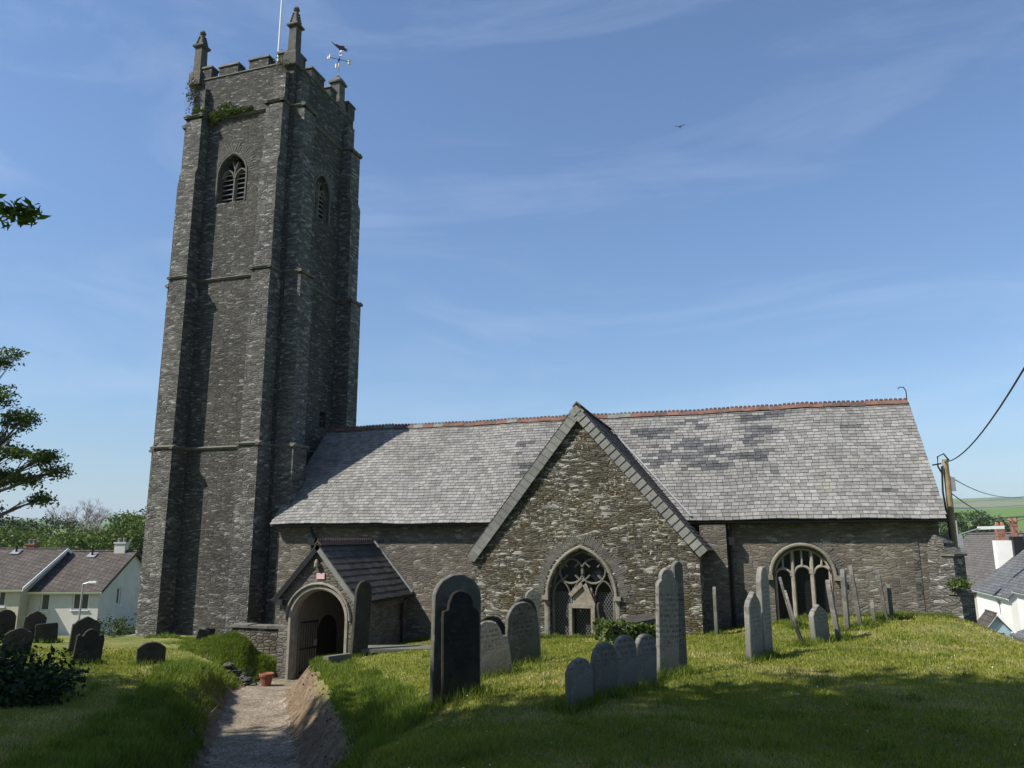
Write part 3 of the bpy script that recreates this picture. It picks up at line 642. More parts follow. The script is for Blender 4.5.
def ridge(mb, p0, p1, step=.45, crest=True, m=0, r=.13):
    p0, p1 = Vector(p0), Vector(p1); d = (p1-p0).normalized(); n = int((p1-p0).length/step); s = Vector((-d.y, d.x, 0)).normalized()
    for i in range(n):
        a = p0+d*(i*step+.006); b = p0+d*((i+1)*step-.006); zz = VZ*random.uniform(-.012, .012)
        P = []
        for e in (a, b): P += [e-s*r*1.15-VZ*r*1.0+zz, e+VZ*.03+zz, e+s*r*1.15-VZ*r*1.0+zz, e-s*r-VZ*(r*1.1)+zz*.5, e-VZ*.02, e+s*r-VZ*(r*1.1)]
        mi = m[random.choices(range(len(m)), [8, 3, 1][:len(m)])[0]] if isinstance(m, tuple) else m
        mb.add(P, [(0,1,7,6),(1,2,8,7),(0,3,4,1),(1,4,5,2),(6,7,10,9),(7,8,11,10)], mi)
        if crest:
            for k in range(3):
                c = a+d*(step*(k+.5)/3)+VZ*.03+zz; w = step/7.2
                mb.add([c-d*w-s*.012, c+d*w-s*.012, c+d*w*.75-s*.012+VZ*.05, c-s*.012+VZ*.058, c-d*w*.75-s*.012+VZ*.05, c-d*w+s*.012, c+d*w+s*.012, c+d*w*.75+s*.012+VZ*.05, c+s*.012+VZ*.058, c-d*w*.75+s*.012+VZ*.05],
                       [(0,1,2,3,4),(9,8,7,6,5),(1,6,7,2),(2,7,8,3),(3,8,9,4),(4,9,5,0)], mi)
mb = MB(); ridge(mb, (X0, RY, RZ+.09), (X1, RY, RZ+.09), m=(0, 1, 2)); mb.build('ridge_tiles', [M_terra, M_ridged, M_cope], roof)
mb = MB(); mb.tube([(X1-.05, RY, RZ+.1), (X1-.05, RY, RZ+.42), (X1-.12, RY, RZ+.55), (X1-.25, RY, RZ+.55), (X1-.3, RY, RZ+.48)], .018, 6); mb.build('lightning_rod', M_iron, roof)
def sag(o):
    for v in o.data.vertices: x = v.co.x; v.co.z += 0.02*math.sin(.75*x+.6)+.009*math.sin(2.3*x+1+v.co.y*.8)
sag(roof)
for ch_ in roof.children: sag(ch_)
def gutter(mb, a, b, r=.055):
    a, b = Vector(a), Vector(b); d = (b-a).normalized(); s = Vector((-d.y, d.x, 0)); k = 6; P = []
    for e in (a, b):
        for i in range(k+1): t_ = math.pi*i/k; P.append(e+s*math.cos(t_)*r-VZ*math.sin(t_)*r)
        for i in range(k+1): t_ = math.pi*(k-i)/k; P.append(e+s*math.cos(t_)*r*.8-VZ*math.sin(t_)*r*.8)
    n = 2*k+2; mb.add(P, [(i, (i+1) % n, n+(i+1) % n, n+i) for i in range(n)]+[tuple(range(n)), tuple(range(n, 2*n))[::-1]])
mb = MB(); gutter(mb, (X0+.1, EY-.0, EZ-.05), (-8.6, EY-.0, EZ-.05)); mb.build('gutter', M_iron, church)
mb = MB(); gutter(mb, (-2.0, EY, EZ-.05), (X1, EY, EZ-.05)); mb.build('gutter', M_iron, church)
for xd, yd, zb in ((-.83, 24.84, -2.9), (-15.6, 24.92, -3.8)):
    mb = MB(); mb.tube([(xd, EY+.03, EZ-.1), (xd, yd-.06, EZ-.35), (xd, yd-.06, zb)], .055, 8)
    for zc in (-.1, -1.2, -2.3): mb.box(xd-.08, xd+.08, yd-.13, yd+.05, zc, zc+.05)
    mb.box(xd-.13, xd+.13, yd-.16, yd+.06, EZ-.75, EZ-.5, tx=-.03); mb.build('downpipe', M_iron, church)
# ---- nave walls with the round-headed window
FN = FS(25.0); NW = (1.22, .84, -1.14, .84, -2.6)     # centre, half width, springing, rise, sill
mb = MB(); mb2 = MB()
hole = arch(NW[0], NW[1], NW[2], NW[3], 10, NW[4])
wall(mb, FN, [(-17.2, -5), (5.0, -5), (5.0, .58), (-17.2, .58)], [hole], .36)
mb.add([(5.0,25.0,-5),(5.0,31.8,-5),(5.0,31.8,.5),(5.0,28.4,4.42),(5.0,25.0,.58)], [(0,1,2,3,4)])
mb.add([(-17.2,31.8,-5),(5,31.8,-5),(5,31.8,.5),(-17.2,31.8,.5)], [(0,1,2,3)][0:1])
mb.box(-1.72, -.93, 24.62, 24.99, -4, .38)                      # rood-stair projection beside the transept
mb.build('nave_wall', M_nave, church)
mb = MB(); wf = F_ = FN
bar(mb, F_, arch(NW[0], NW[1]+.07, NW[2], NW[3]+.08, 10), .11, .09, -.02)
for s in (-1, 1): mb.obox(F_.p(NW[0]+s*(NW[1]+.13), NW[2]-.05, .06), (.11,0,0), (0,.09,0), (0,0,.07))
win = mb.build('arched_window', M_dress_sunlit, church)
mb = MB(); voussoirs(mb, FN, NW[0], NW[1]+.15, NW[2], NW[3]+.16, .2, 44); mb.build('relieving_arch', M_vous, win)
mb = MB(); c, hw = NW[0], NW[1]; d1, d0 = -.12, -.34
bar(mb, F_, [(c-hw+.05, NW[4])]+arch(c, hw-.05, NW[2], NW[3]-.05, 10)+[(c+hw-.05, NW[4])], .1, d1, d0)
mux = (c-.27, c+.28)
for mxx in mux: bar(mb, F_, [(mxx, NW[4]), (mxx, NW[2]+math.sqrt(max(0, NW[3]**2-(mxx-c)**2))-.04)], .125, d1+.02, d0)
L3 = [c-.55, c, c+.56]
for lc in L3: bar(mb, F_, arch(lc, .235, -1.08 if lc != L3[0] else -1.16, .22, 6), .09, d1, d0)
for lc in L3:
    zt = NW[2]+math.sqrt(max(.01, NW[3]**2-(lc-c)**2)); bar(mb, F_, [(lc, -.86 if lc != L3[0] else -.94), (lc, zt-.04)], .075, d1, d0)
mb.build('tracery', M_dress_sunlit, win)
mb = MB(); mb.obox(F_.p(c, -1.45, -.345), (hw,0,0), (0,.006,0), (0,0,1.2)); mb.build('window_glass', M_glass, win)
mb = MB()
for lc in L3:
    for i in range(9): mb.obox(F_.p(lc, -2.5+i*.17, -.333), (.23,0,0), (0,.005,0), (0,0,.006))
    for k in (-1, 0, 1): mb.obox(F_.p(lc+k*.12, -1.75, -.333), (.005,0,0), (0,.005,0), (0,0,.75))
mb.build('lead_lattice', M_iron, win)
# ---- diagonal buttress on the south-east corner
mb = MB(); dv = Vector((.707,-.707,0)); pv = Vector((.707,.707,0)); base = Vector((5.0, 25.0, 0))
for z0, z1, l_, w in ((-5, -1.35, .62, .29), (-1.35, -.28, .5, .26), (-.28, .05, .25, .24)):
    nl = .5 if z0 < -4 else (.25 if z0 < -1 else .03)
    pts = [(-.3, z0), (l_, z0), (l_, z1-.22), (nl, z1), (-.3, z1)]
    A = [base+dv*p-pv*w+VZ*q for p, q in pts]; B = [base+dv*p+pv*w+VZ*q for p, q in pts]; n = 5
    mb.add(A+B, [tuple(range(n)), tuple(range(n, 2*n))[::-1]]+[(i, n+i, n+(i+1) % n, (i+1) % n) for i in range(n)])
o_ = mb.build('corner_buttress', M_butt, church); fixn(o_)
for z1, l_, w in ((-1.55, .64, .33), (-.5, .52, .3)): mb = MB(); mb.obox(base+dv*(l_-.16)+VZ*z1, dv*.2, pv*w, VZ*.03); mb.build('weathering_slab', M_string, o_)
mb = MB(); mb.box(4.25, 4.42, 24.982, 25.2, -3, .0); mb.build('corner_quoin', M_butt, church)

# ---- transept: gable wall, roof, verge slates, traceried window
TY = 23.2; AX, AZ = -5.2, 3.78; TL, TR = -8.72, -1.66
FT = FS(TY); TW = (-5.19, .99, -1.72, 1.36, -3.05)
mb = MB(); hole = arch(TW[0], TW[1], TW[2], TW[3], 10, TW[4])
wall(mb, FT, [(TL, -5), (TR, -5), (TR, -.62), (AX, AZ), (TL, -.75)], [hole], .38)
mb.add([(TR,TY,-5),(TR,25.1,-5),(TR,25.1,-.55),(TR,TY,-.55)], [(0,1,2,3)]); mb.add([(TL,TY,-5),(TL,25.1,-5),(TL,25.1,-.75),(TL,TY,-.75)], [(3,2,1,0)])
mb.build('transept_wall', M_gable, church)
A = Vector((AX, TY-.1, AZ+.34)); Rr = Vector((-1.40, TY-.1, -.36)); Ll = Vector((-8.86, TY-.1, -.55)); B = Vector((-4.9, 27.75, 3.85)); 
mb = MB()
for E_, mi, nm in ((Rr, 0, 'r'), (Ll, 0, 'l')):
    up = A-E_; lv = up.length; U = Vector((0,1,0)) + Vector(((B-A).x/(B-A).y, 0, (B-A).z/(B-A).y))*.6
    E0 = E_ if nm == 'r' else E_
    mb.add([E_-VZ*.05, E_+U*4.4-VZ*.05, A+U*4.4-VZ*.05, A-VZ*.05] , [(0,1,2,3)] if nm == 'r' else [(3,2,1,0)], 2)
    slates(mb, E_, U, up, 4.3, lv, w=.26, ex=.17, keep=None)
troof = mb.build('transept_roof', [M_slatep, M_slated, M_deck], church)
mb = MB(); ridge(mb, A+VZ*.08, A+VZ*.08+(B-A)*.98, crest=False, m=(0, 1)); mb.build('ridge_tiles', [M_terra, M_ridged], troof)
for E_ in (Rr, Ll):             # a course of pale slates hung along each verge of the gable
    mb = MB(); dn = (E_-A); n = 25; st = dn.length/n; d = dn.normalized(); pd = Vector((-d.z, 0, d.x)); pd = pd if pd.z < 0 else -pd
    for i in range(n):
        c = A+d*(st*(i+.5))+pd*.165+Vector((0, -.008-random.uniform(0,.004), 0)); tl = Vector((0, -.012, 0))
        mb.obox(c, d*(st*.5-.004)+tl*1.0, pd*.155, Vector((0, .02, 0)))
    mb.build('verge_slates', M_cope, troof)
    mb = MB(); mb.obox((A+E_)/2+pd*.006+Vector((0,.015,0)), dn*.505, pd*.02, Vector((0,.035,0))); mb.build('barge_edge', M_iron, troof)
VP, VQ = Vector((-4.78, 27.55, 3.63)), Vector((-2.0, 24.72, .58))
mb = MB(); mb.obox((VP+VQ)/2+Vector((.05,-.05,.07)), (VQ-VP)*.5, Vector((.028,.0,0.0)), Vector((0,-.015,.015))); mb.build('valley_flashing', M_lead, troof)
mb = MB(); mb.obox(Vector((-1.75, 24.3, -.0)), (.16,0,-.18), (0,.25,0), (0.02,0,.02)); mb.build('eaves_flashing', M_lead, troof)
# window of the transept
mb = MB(); c, hw, zs, rise, z0 = TW
bar(mb, FT, arch(c, hw+.07, zs, rise+.09, 10), .1, .06, -.02)
for s in (-1, 1): mb.obox(FT.p(c+s*(hw+.12), zs-.06, .05), (.1,0,0), (0,.08,0), (0,0,.06))
bar(mb, FT, [(c-hw-.1, z0), (c-hw-.1, zs-.1)], .2, .012, -.05); bar(mb, FT, [(c+hw+.1, z0), (c+hw+.1, zs-.1)], .2, .012, -.05)
twin = mb.build('traceried_window', M_dress, church)
mb = MB(); voussoirs(mb, FT, c, hw+.18, zs, rise+.2, .3, 84); mb.build('relieving_arch', M_vous, twin)
mb = MB(); d1, d0 = -.16, -.36; W3 = .62
bar(mb, FT, [(c-hw+.04, z0)]+arch(c, hw-.04, zs, rise-.05, 10)+[(c+hw-.04, z0)], .09, d1-.05, d0)
for s in (-1, 1): bar(mb, FT, [(c+s*.34, z0), (c+s*.34, zs+.05)], .085, d1, d0)
for lc, w_ in ((c-.66, .26), (c+.66, .26)): bar(mb, FT, arch(lc, w_, zs+.02, .42, 6), .055, d1, d0)
bar(mb, FT, arch(c, .3, zs+.0, .5, 6), .055, d1, d0)
def quatre(cx, cz, r):
    P = []
    for k in range(4):
        a0 = math.pi/2*k
        for i in range(7):
            a = a0-math.pi*.62+math.pi*1.24*i/6; P.append((cx+math.cos(a0)*r*.5+math.cos(a)*r*.5, cz+math.sin(a0)*r*.5+math.sin(a)*r*.5))
    return P
for s in (-1, 1):
    q = (c+s*.35, zs+.72); bar(mb, FT, [(q[0]+math.cos(a)*.37, q[1]+math.sin(a)*.37) for a in [2*math.pi*i/18 for i in range(18)]], .07, d1, d0, closed=True)
    
    for k in range(4): a = math.pi/4+k*math.pi/2; bar(mb, FT, [(q[0]+math.cos(a)*.35, q[1]+math.sin(a)*.35), (q[0]+math.cos(a)*.17, q[1]+math.sin(a)*.17)], .06, d1, d0)
mb.build('tracery', M_frame, twin)
mb = MB(); mb.obox(FT.p(c, -1.7, -.345), (hw,0,0), (0,.006,0), (0,0,1.45)); mb.build('window_glass', M_glass, twin)
mb = MB()
for lc, wd in ((c-.66, .26), (c+.64, .24), (c+.02, .27)):
    for s in (-1, 1):
        for k in range(-7, 12):
            zc = z0+.13*k
            a_ = (lc-wd, zc if s > 0 else zc+wd*2*1.5); b_ = (lc+wd, zc+wd*2*1.5 if s > 0 else zc)
            # clip in height
            lo, hi = z0, zs+.1
            def cl(p, q):
                (x1_, y1_), (x2_, y2_) = p, q; t0, t1 = 0., 1.
                for lim, sg in ((lo, 1), (hi, -1)):
                    f1, f2 = (y1_-lim)*sg, (y2_-lim)*sg
                    if f1 < 0 and f2 < 0: return None
                    if f1 < 0: t0 = max(t0, f1/(f1-f2))
                    elif f2 < 0: t1 = min(t1, f1/(f1-f2))
                return None if t0 >= t1 else ((x1_+(x2_-x1_)*t0, y1_+(y2_-y1_)*t0), (x1_+(x2_-x1_)*t1, y1_+(y2_-y1_)*t1))
            r_ = cl(a_, b_)
            if not r_: continue
            P_, Q_ = FT.p(*r_[0], -.335), FT.p(*r_[1], -.335); dd = (Q_-P_)
            if dd.length < .03: continue
            mb.obox((P_+Q_)/2, dd*.5, Vector((0,.005,0)), dd.normalized().cross(Vector((0,1,0)))*.006)
mb.build('lead_lattice', M_lead2, twin)
# weathered boarding propped in the middle light
mb = MB(); zt = -2.02
mb.obox(FT.p(c, zt, -.09), (.4,0,0), (0,.05,0), (0,0,.06)); mb.obox(FT.p(c-.36, (zt+z0)/2, -.08), (.05,0,0), (0,.05,0), (0,0,(zt-z0)/2)); mb.obox(FT.p(c+.33, (zt+z0)/2, -.08), (.06,0,0), (0,.05,0), (0,0,(zt-z0)/2))
for xa, za, xb, zb in ((-.38, -1.72, .12, -1.26), (.36, zt, .05, -1.3)):
    P_, Q_ = FT.p(c+xa, za, -.1), FT.p(c+xb, zb, -.1); dd = Q_-P_; mb.obox((P_+Q_)/2, dd*.5, Vector((0,.03,0)), dd.normalized().cross(Vector((0,1,0)))*.065)
mb.obox(FT.p(c, (zt-1.5)/2, -.15), (.3,0,0), (0,.01,0), (0,0,.26)); mb.build('timber_prop_frame', M_wood, twin)

# ---- porch
PY, PX0, PX1, PRX, PRZ, PEZ = 21.3, -14.42, -11.80, -13.10, -.28, -1.78
FP = FS(PY); PA = (-13.04, .93, -2.42, .88, -4.6)
mb = MB(); hole = arch(PA[0], PA[1], PA[2], PA[3], 10, PA[4])
wall(mb, FP, [(PX0, -5), (PX1, -5), (PX1, PEZ), (PRX, PRZ), (PX0, PEZ)], [hole], .42, back=True)
mb.box(PX0, PX0+.35, PY+.43, 25.05, -5, PEZ+.1); mb.box(PX1-.35, PX1, PY+.43, 25.05, -5, PEZ+.1)
mb.build('porch_wall', M_porch, church)
mb = MB(); mb.box(PX0+.352, PX0+.37, PY+.45, 24.98, -4.3, -1.6); mb.box(PX1-.37, PX1-.352, PY+.45, 24.98, -4.3, -1.6)
wall(mb, Frame((0, 24.97, 0), (1,0,0), (0,-1,0)), [(PX0+.36, -4.3), (PX1-.36, -4.3), (PX1-.36, -1.6), (PX0+.36, -1.6)], [arch(-12.75, .62, -2.9, .55, 7, -4.28)], .05)
mb.build('limewashed_lining', M_plaster, church)
mb = MB(); mb.box(-13.4, -12.1, 24.985, 24.995, -4.3, -2.3)
mb.build('oak_door', M_oak, church)
mb = MB(); wall(mb, Frame((PX0+.385, 0, 0), (0,1,0), (1,0,0)), arch(23.55, .62, -3.15, .62, 8, -4.25), [], .02, edges=True); mb.build('dark_arched_panel', M_oak, church)  # flat dark arched panel on the side wall, nothing is cut in
mb = MB(); bar(mb, FP, [(PA[0]-PA[1]-.06, -4.5), (PA[0]-PA[1]-.06, PA[2])]+arch(PA[0], PA[1]+.06, PA[2], PA[3]+.06, 10)[1:-1]+[(PA[0]+PA[1]+.06, PA[2]), (PA[0]+PA[1]+.06, -4.5)], .22, .035, -.3)
bar(mb, FP, arch(PA[0], PA[1]+.19, PA[2]-.02, PA[3]+.19, 10), .08, .09, -.02); mb.build('arch_moulding', M_dress_sunlit, church)
mb = MB(); e = .16
Lp, Rp, Tp = Vector((PX0-.22, PY-.14, PEZ-.12)), Vector((PX1+.22, PY-.14, PEZ-.12)), Vector((PRX, PY-.14, PRZ+.1))
for E_, fl in ((Rp, 1), (Lp, 0)):
    mb.add([E_-VZ*.05, E_+Vector((0,3.86,0))-VZ*.05, Tp+Vector((0,3.86,0))-VZ*.05, Tp-VZ*.05], [(0,1,2,3)] if fl else [(3,2,1,0)], 1)
    slates(mb, E_, (0,1,0), Tp-E_, 3.82, (Tp-E_).length, w=.34, ex=.25, th=.001)
proof = mb.build('porch_roof', [M_slatep, M_deck], church)
mb = MB(); ridge(mb, Tp+VZ*.09, Tp+VZ*.09+Vector((0,3.83,0)), m=0, r=.11); mb.build('ridge_tiles', [M_ridged], proof)
for E_ in (Lp, Rp):
    mb = MB(); d = (E_-Tp); pd = Vector((-d.z, 0, d.x)).normalized(); pd = pd if pd.z < 0 else -pd
    mb.obox((Tp+E_)/2+pd*.07+Vector((0,.03,0)), d*.5, pd*.075, Vector((0,.03,0))); mb.build('barge_board', M_iron if E_ is Lp else M_cope, proof)
mb = MB(); mb.obox((Rp+Tp)/2+Vector((0,3.8,.07)), (Rp-Tp)*.5, Vector((0,.05,0)), Vector((.03,0,.03))); mb.build('lead_flashing', M_lead, proof)
mb = MB(); gutter(mb, Rp+Vector((.03,.1,-.03)), Rp+Vector((.03,3.8,-.03)), .045); mb.tube([Rp+Vector((.0,3.3,-.06)), Rp+Vector((-.14,3.3,-.3)), Vector((PX1+.08, PY+3.16, -3.8))], .045, 7); mb.build('rainwater_pipe', M_iron, proof)
# open iron gate in the porch arch, a carved stone lamp niche and a bracket lantern
mb = MB(); gx0 = Vector((PA[0]-PA[1]+.1, PY+.42, 0)); gd = Vector((.22, .97, 0)).normalized()
for i in range(8): q = gx0+gd*(.1*i); mb.tube([q+VZ*-4.15, q+VZ*-2.55], .012, 6)
for z in (-4.1, -3.4, -2.6): mb.obox(gx0+gd*.35+VZ*z, gd*.37, Vector((.012,0,0)), VZ*.025)
gate = mb.build('porch_gate', M_iron, church)
mb = MB(); mb.obox(gx0+gd*.6+VZ*-3.25+Vector((.03,0,0)), gd*.05, Vector((.01,0,0)), VZ*.09); mb.build('lock_plate', M_steel, gate)
mb = MB(); mb.lathe((PRX-.02, PY-.1, -.82), [(.03, -.08), (.07, -.03), (.07, .1), (.04, .16), (.02, .19)], 8); mb.box(PRX-.07, PRX+.03, PY-.1, PY+.05, -.84, -.74); mb.build('carved_corbel', M_dress, church)
lamp = empty('wall_lantern', (PX0+.12, PY-.12, -1.95), 'small black bracket lantern on the left of the porch arch', 'lantern')
mb = MB(); mb.box(PX0+.03, PX0+.24, PY-.26, PY-.06, -2.02, -1.86, tx=.02, ty=.02); mb.build('lamp_head', M_iron, lamp)
mb = MB(); mb.obox((PX0+.13, PY-.03, -1.9), (.02,0,0), (0,.05,0), (0,0,.02)); mb.build('bracket', M_iron, lamp)
nb = MB(); nb.obox((-13.0, PY-.02, -1.14), (.14,0,0), (0,.012,0), (0,0,.09)); o = nb.build('notice', M_pink); recenter(o, (-13.06, PY-.02, -1.13)); tag(o, 'small pink notice fixed above the porch arch', 'notice')

# ---- flagpole and weathervane on the tower
mb = MB(); mb.tube([(-20.56, 27.7, 19.2), (-20.56, 27.7, 29.5)], [.055, .035], 8); o = mb.build('flagpole', M_white); recenter(o, (-20.56, 27.7, 19.2)); tag(o, 'thin white flagpole rising from the top of the church tower', 'flagpole')
vx, vy = -18.2, 29.3; vane = empty('weathervane', (vx, vy, 22.1), 'metal cockerel weathervane with letters on the far corner of the tower', 'weathervane')
mb = MB(); mb.tube([(vx, vy, 22.1), (vx, vy, 23.75)], .016, 6); mb.lathe((vx, vy, 22.15), [(.03, 0), (.09, .08), (.03, .16)], 8); mb.build('spindle', M_steel, vane)
mb = MB()
for d in ((.35,.3,0), (-.3,.35,0)): d = Vector(d); mb.tube([Vector((vx, vy, 23.15))-d*1.1, Vector((vx, vy, 23.15))+d*1.1], .014, 6)
mb.lathe((vx, vy, 23.12), [(.02,-.05),(.06,0),(.02,.1)], 8); mb.build('compass_arms', M_iron, vane)
def letter(ch, c, d, h=.22):
    mb = MB(); S_ = {'N': [(0,0,0,1),(0,1,.7,0),(.7,0,.7,1)], 'W': [(0,1,.2,0),(.2,0,.4,.7),(.4,.7,.6,0),(.6,0,.8,1)], 'E': [(0,0,0,1),(0,1,.6,1),(0,.5,.5,.5),(0,0,.6,0)], 'S': [(.6,1,0,1),(0,1,0,.5),(0,.5,.6,.5),(.6,.5,.6,0),(.6,0,0,0)]}[ch]
    for a, b_, e_, f in S_:
        P_, Q_ = Vector(c)+Vector((a-.35,0,0))*h+VZ*(b_-.5)*h, Vector(c)+Vector((e_-.35,0,0))*h+VZ*(f-.5)*h; mb.tube([P_, Q_], .022, 5)
    mb.build('letter', M_gold, vane)
for ch, d in (('W', (-.47,-.4)), ('E', (.47,.4)), ('N', (-.4,.47)), ('S', (.4,-.47))): letter(ch, (vx+d[0]*.86, vy+d[1]*.86, 23.15), d)
mb = MB(); prof = [(-.62,.22),(-.35,.12),(-.2,.2),(-.05,.16),(.2,.28),(.38,.34),(.3,.2),(.62,.12),(.42,.02),(.55,-.1),(.3,-.06),(.1,-.1),(0,-.24),(-.08,-.1),(-.3,.0)]
dirv = Vector((.72,.69,0)); nrm = Vector((-.69,.72,0))*.02; q = [Vector((vx, vy, 23.8))+dirv*a*.68-VZ*a*.13+VZ*b_*.6 for a, b_ in prof]; n = len(q)
mb.add([p+nrm for p in q]+[p-nrm for p in q], [(i, (i+1) % n, n+(i+1) % n, n+i) for i in range(n)]+[tuple(range(n)), tuple(range(n, 2*n))[::-1]]); mb.build('cockerel', M_copper, vane)
# ================================================================== GRAVESTONES
M_grave = stonemat('slate_headstone', (.10,.095,.082), (.185,.177,.155), .45, (.33,.32,.27), 3.5, moss=.35, inscr=True)
M_graved = stonemat('dark_slate_headstone', (.030,.026,.021), (.062,.055,.045), .22, (.16,.15,.12), 3.5, moss=.35, inscr=True)
M_gravel_ = stonemat('pale_headstone', (.15,.144,.126), (.265,.255,.225), .5, (.38,.37,.32), 3, moss=.3, inscr=True)
M_slabd = stonemat('black_slate_slab', (.017,.0145,.011), (.036,.031,.025), .15, (.1,.095,.08), 3.5, moss=.3, inscr=True)
def prof(kind, w, h):
    hw = w/2; P = []
    def arcp(cx, cz, r, a0, a1, n=8): return [(cx+r*math.cos(a0+(a1-a0)*i/n), cz+r*math.sin(a0+(a1-a0)*i/n)) for i in range(n+1)]
    if kind == 'round': P = arcp(0, h-hw, hw, 0, math.pi, 14)
    elif kind == 'lowround': r = hw*1.35; a = math.asin(hw/r); P = [(r*math.sin(a-2*a*i/12), h-r+r*math.cos(a-2*a*i/12)) for i in range(13)]
    elif kind == 'shoulder': r = hw*.66; P = [(hw, h-r-.13), (hw*.93, h-r-.07), (r+.01, h-r-.05)]+arcp(0, h-r, r, 0, math.pi, 12)+[(-r-.01, h-r-.05), (-hw*.93, h-r-.07), (-hw, h-r-.13)]
    elif kind == 'ears': r = hw*.52; P = [(hw, h-.24), (hw*.98, h-.16), (hw*.78, h-.12), (hw*.64, h-.17)]+arcp(0, h-r, r, .15, math.pi-.15, 10)+[(-hw*.64, h-.17), (-hw*.78, h-.12), (-hw*.98, h-.16), (-hw, h-.24)]
    elif kind == 'gothic': P = [(hw, h-hw*1.5)]+[(hw*math.cos(a)**1.0, h-hw*1.5+hw*1.5*math.sin(a)**.85) for a in [i*math.pi/2/8 for i in range(1, 8)]]+[(0, h)]; P = P+[(-x, z) for x, z in P[-2::-1]]
    elif kind == 'point': P = [(hw, h-hw*.9), (hw*.75, h-hw*.5), (0, h), (-hw*.75, h-hw*.5), (-hw, h-hw*.9)]
    elif kind == 'ogee': P = [(hw, h-.2), (hw*.86, h-.17), (hw*.7, h-.1), (hw*.5, h-.085), (hw*.3, h-.04), (0, h), (-hw*.3, h-.04), (-hw*.5, h-.085), (-hw*.7, h-.1), (-hw*.86, h-.17), (-hw, h-.2)]
    elif kind == 'flat': P = [(hw, h-.06), (hw*.9, h), (-hw*.9, h), (-hw, h-.06)]
    elif kind == 'broken': P = [(hw, h*.9), (hw*.5, h*.97), (hw*.1, h), (-hw*.4, h*.93), (-hw, h*.86)]
    return [(hw, -.35)]+P+[(-hw, -.35)]
BASES = []
def gravestone(x, y, w, h, kind, az, label, side=0, back=0, t=.09, mat=None, z=None, name='gravestone', grp='headstones in the churchyard'):
    P = prof(kind, w, h); n = len(P); mb = MB(); e = .012
    P = [(a+random.gauss(0, .004), b+random.gauss(0, .004)) for a, b in P]
    ins = []
    for a, b in P: ins.append((a*(1-2*e/w), b-e if b > 0 else b))
    V = [(a, -t/2, b) for a, b in ins]+[(a, -t/2+e, b) for a, b in P]+[(a, t/2-e, b) for a, b in P]+[(a, t/2, b) for a, b in ins]
    fs = [tuple(range(n))[::-1], tuple(3*n+i for i in range(n))]
    for k in range(3): fs += [(k*n+i, k*n+(i+1) % n, (k+1)*n+(i+1) % n, (k+1)*n+i) for i in range(n)]
    mb.add(V, fs); o = mb.build(name, mat or M_grave); fixn(o)
    zz = H(x, y) if z is None else z
    o.location = (x, y, zz-.02)
    o.matrix_world = Matrix.Translation((x, y, zz-.02)) @ Matrix.Rotation(R_(180-az), 4, 'Z') @ Matrix.Rotation(R_(side), 4, 'Y') @ Matrix.Rotation(R_(back), 4, 'X')
    tag(o, label, 'gravestone', grp); BASES.append((x, y, w, az)); return o
gv = gravestone
# near pair
gv(-3.90, 9.78, .68, 1.58, 'round', 136, 'tall grey round-topped headstone with a darker slab standing against its face', 0, 1, .11, M_grave)
gv(-3.70, 9.48, .54, 1.32, 'shoulder', 130, 'almost black shouldered slate slab propped against a taller round-topped headstone', 0, -2, .06, M_slabd)
# cluster in front of the gable
gv(-4.28, 12.46, .66, .92, 'shoulder', 150, 'pale leaning headstone with curved shoulders left of the gabled transept', -9, 3, .1, M_gravel_)
gv(-4.62, 13.3, .6, .98, 'round', 135, 'dark round-topped headstone half hidden behind the pale leaning one', -3, 0, .09, M_graved)
gv(-4.05, 13.45, .62, 1.1, 'gothic', 140, 'mottled grey arch-topped headstone beside the pale leaning one', -5, 3, .1, M_grave)
gv(-4.32, 14.2, .58, 1.2, 'round', 128, 'shadowed round headstone behind the mottled arch-topped one', 2, 0, .09, M_graved)
gv(-4.46, 15.4, .30, 1.36, 'point', 150, 'thin spike-topped headstone rising behind the cluster of dark headstones', 0, 0, .1, M_grave)
# the row of four small ones
for i, (x, y, h, sd, lab) in enumerate(((-2.09, 9.14, .56, 0, 'nearest and lowest of the four small round-topped headstones in a row'), (-1.91, 9.68, .66, 0, 'second from the front of the four small round-topped headstones in a row'), (-1.74, 10.28, .74, -1, 'third from the front of the four small round-topped headstones in a row'), (-1.58, 10.86, .73, 1, 'farthest of the four small round-topped headstones, next to the tall pale one'))):
    gv(x, y, .42, h, 'round', 122, lab, sd, 2*(i % 2), .08, M_grave)
gv(-1.42, 12.2, .35, 1.6, 'shoulder', 143, 'tallest pale narrow headstone standing to the right of the row of four', 1, 1, .1, M_gravel_)
gv(-1.27, 12.7, .18, 1.74, 'point', 140, 'slim tall stone showing just behind the tallest pale headstone', 0, 0, .1, M_grave)
# right-hand groups
gv(-1.22, 22.0, .5, 1.32, 'gothic', 88, 'thin headstone seen edge-on in the shade beside the transept wall', 0, 0, .09, M_grave)
gv(-.18, 14.2, .52, 1.16, 'point', 112, 'pale narrow headstone with a clipped top, the shorter of the pair nearest the path-side lawn', 0, 1, .1, M_gravel_)['label'] = 'pale clipped-top headstone, the shorter of the tall pair left of the round-arched window'
gv(.02, 14.75, .5, 1.58, 'gothic', 106, 'taller arch-topped headstone close behind the pale clipped-top one', 1, 0, .1, M_gravel_)
gv(.74, 21.2, .45, 1.3, 'gothic', 92, 'thin headstone tilting left in front of the round-arched window', -2, -12, .07, M_grave)
gv(.78, 20.9, .4, .95, 'point', 90, 'shorter thin headstone tilting left against its taller neighbour before the round-arched window', -2, -13, .06, M_gravel_)
gv(.72, 16.5, .3, .5, 'broken', 92, 'small dark stump of a headstone leaning left on the lawn', -2, -17, .07, M_graved)
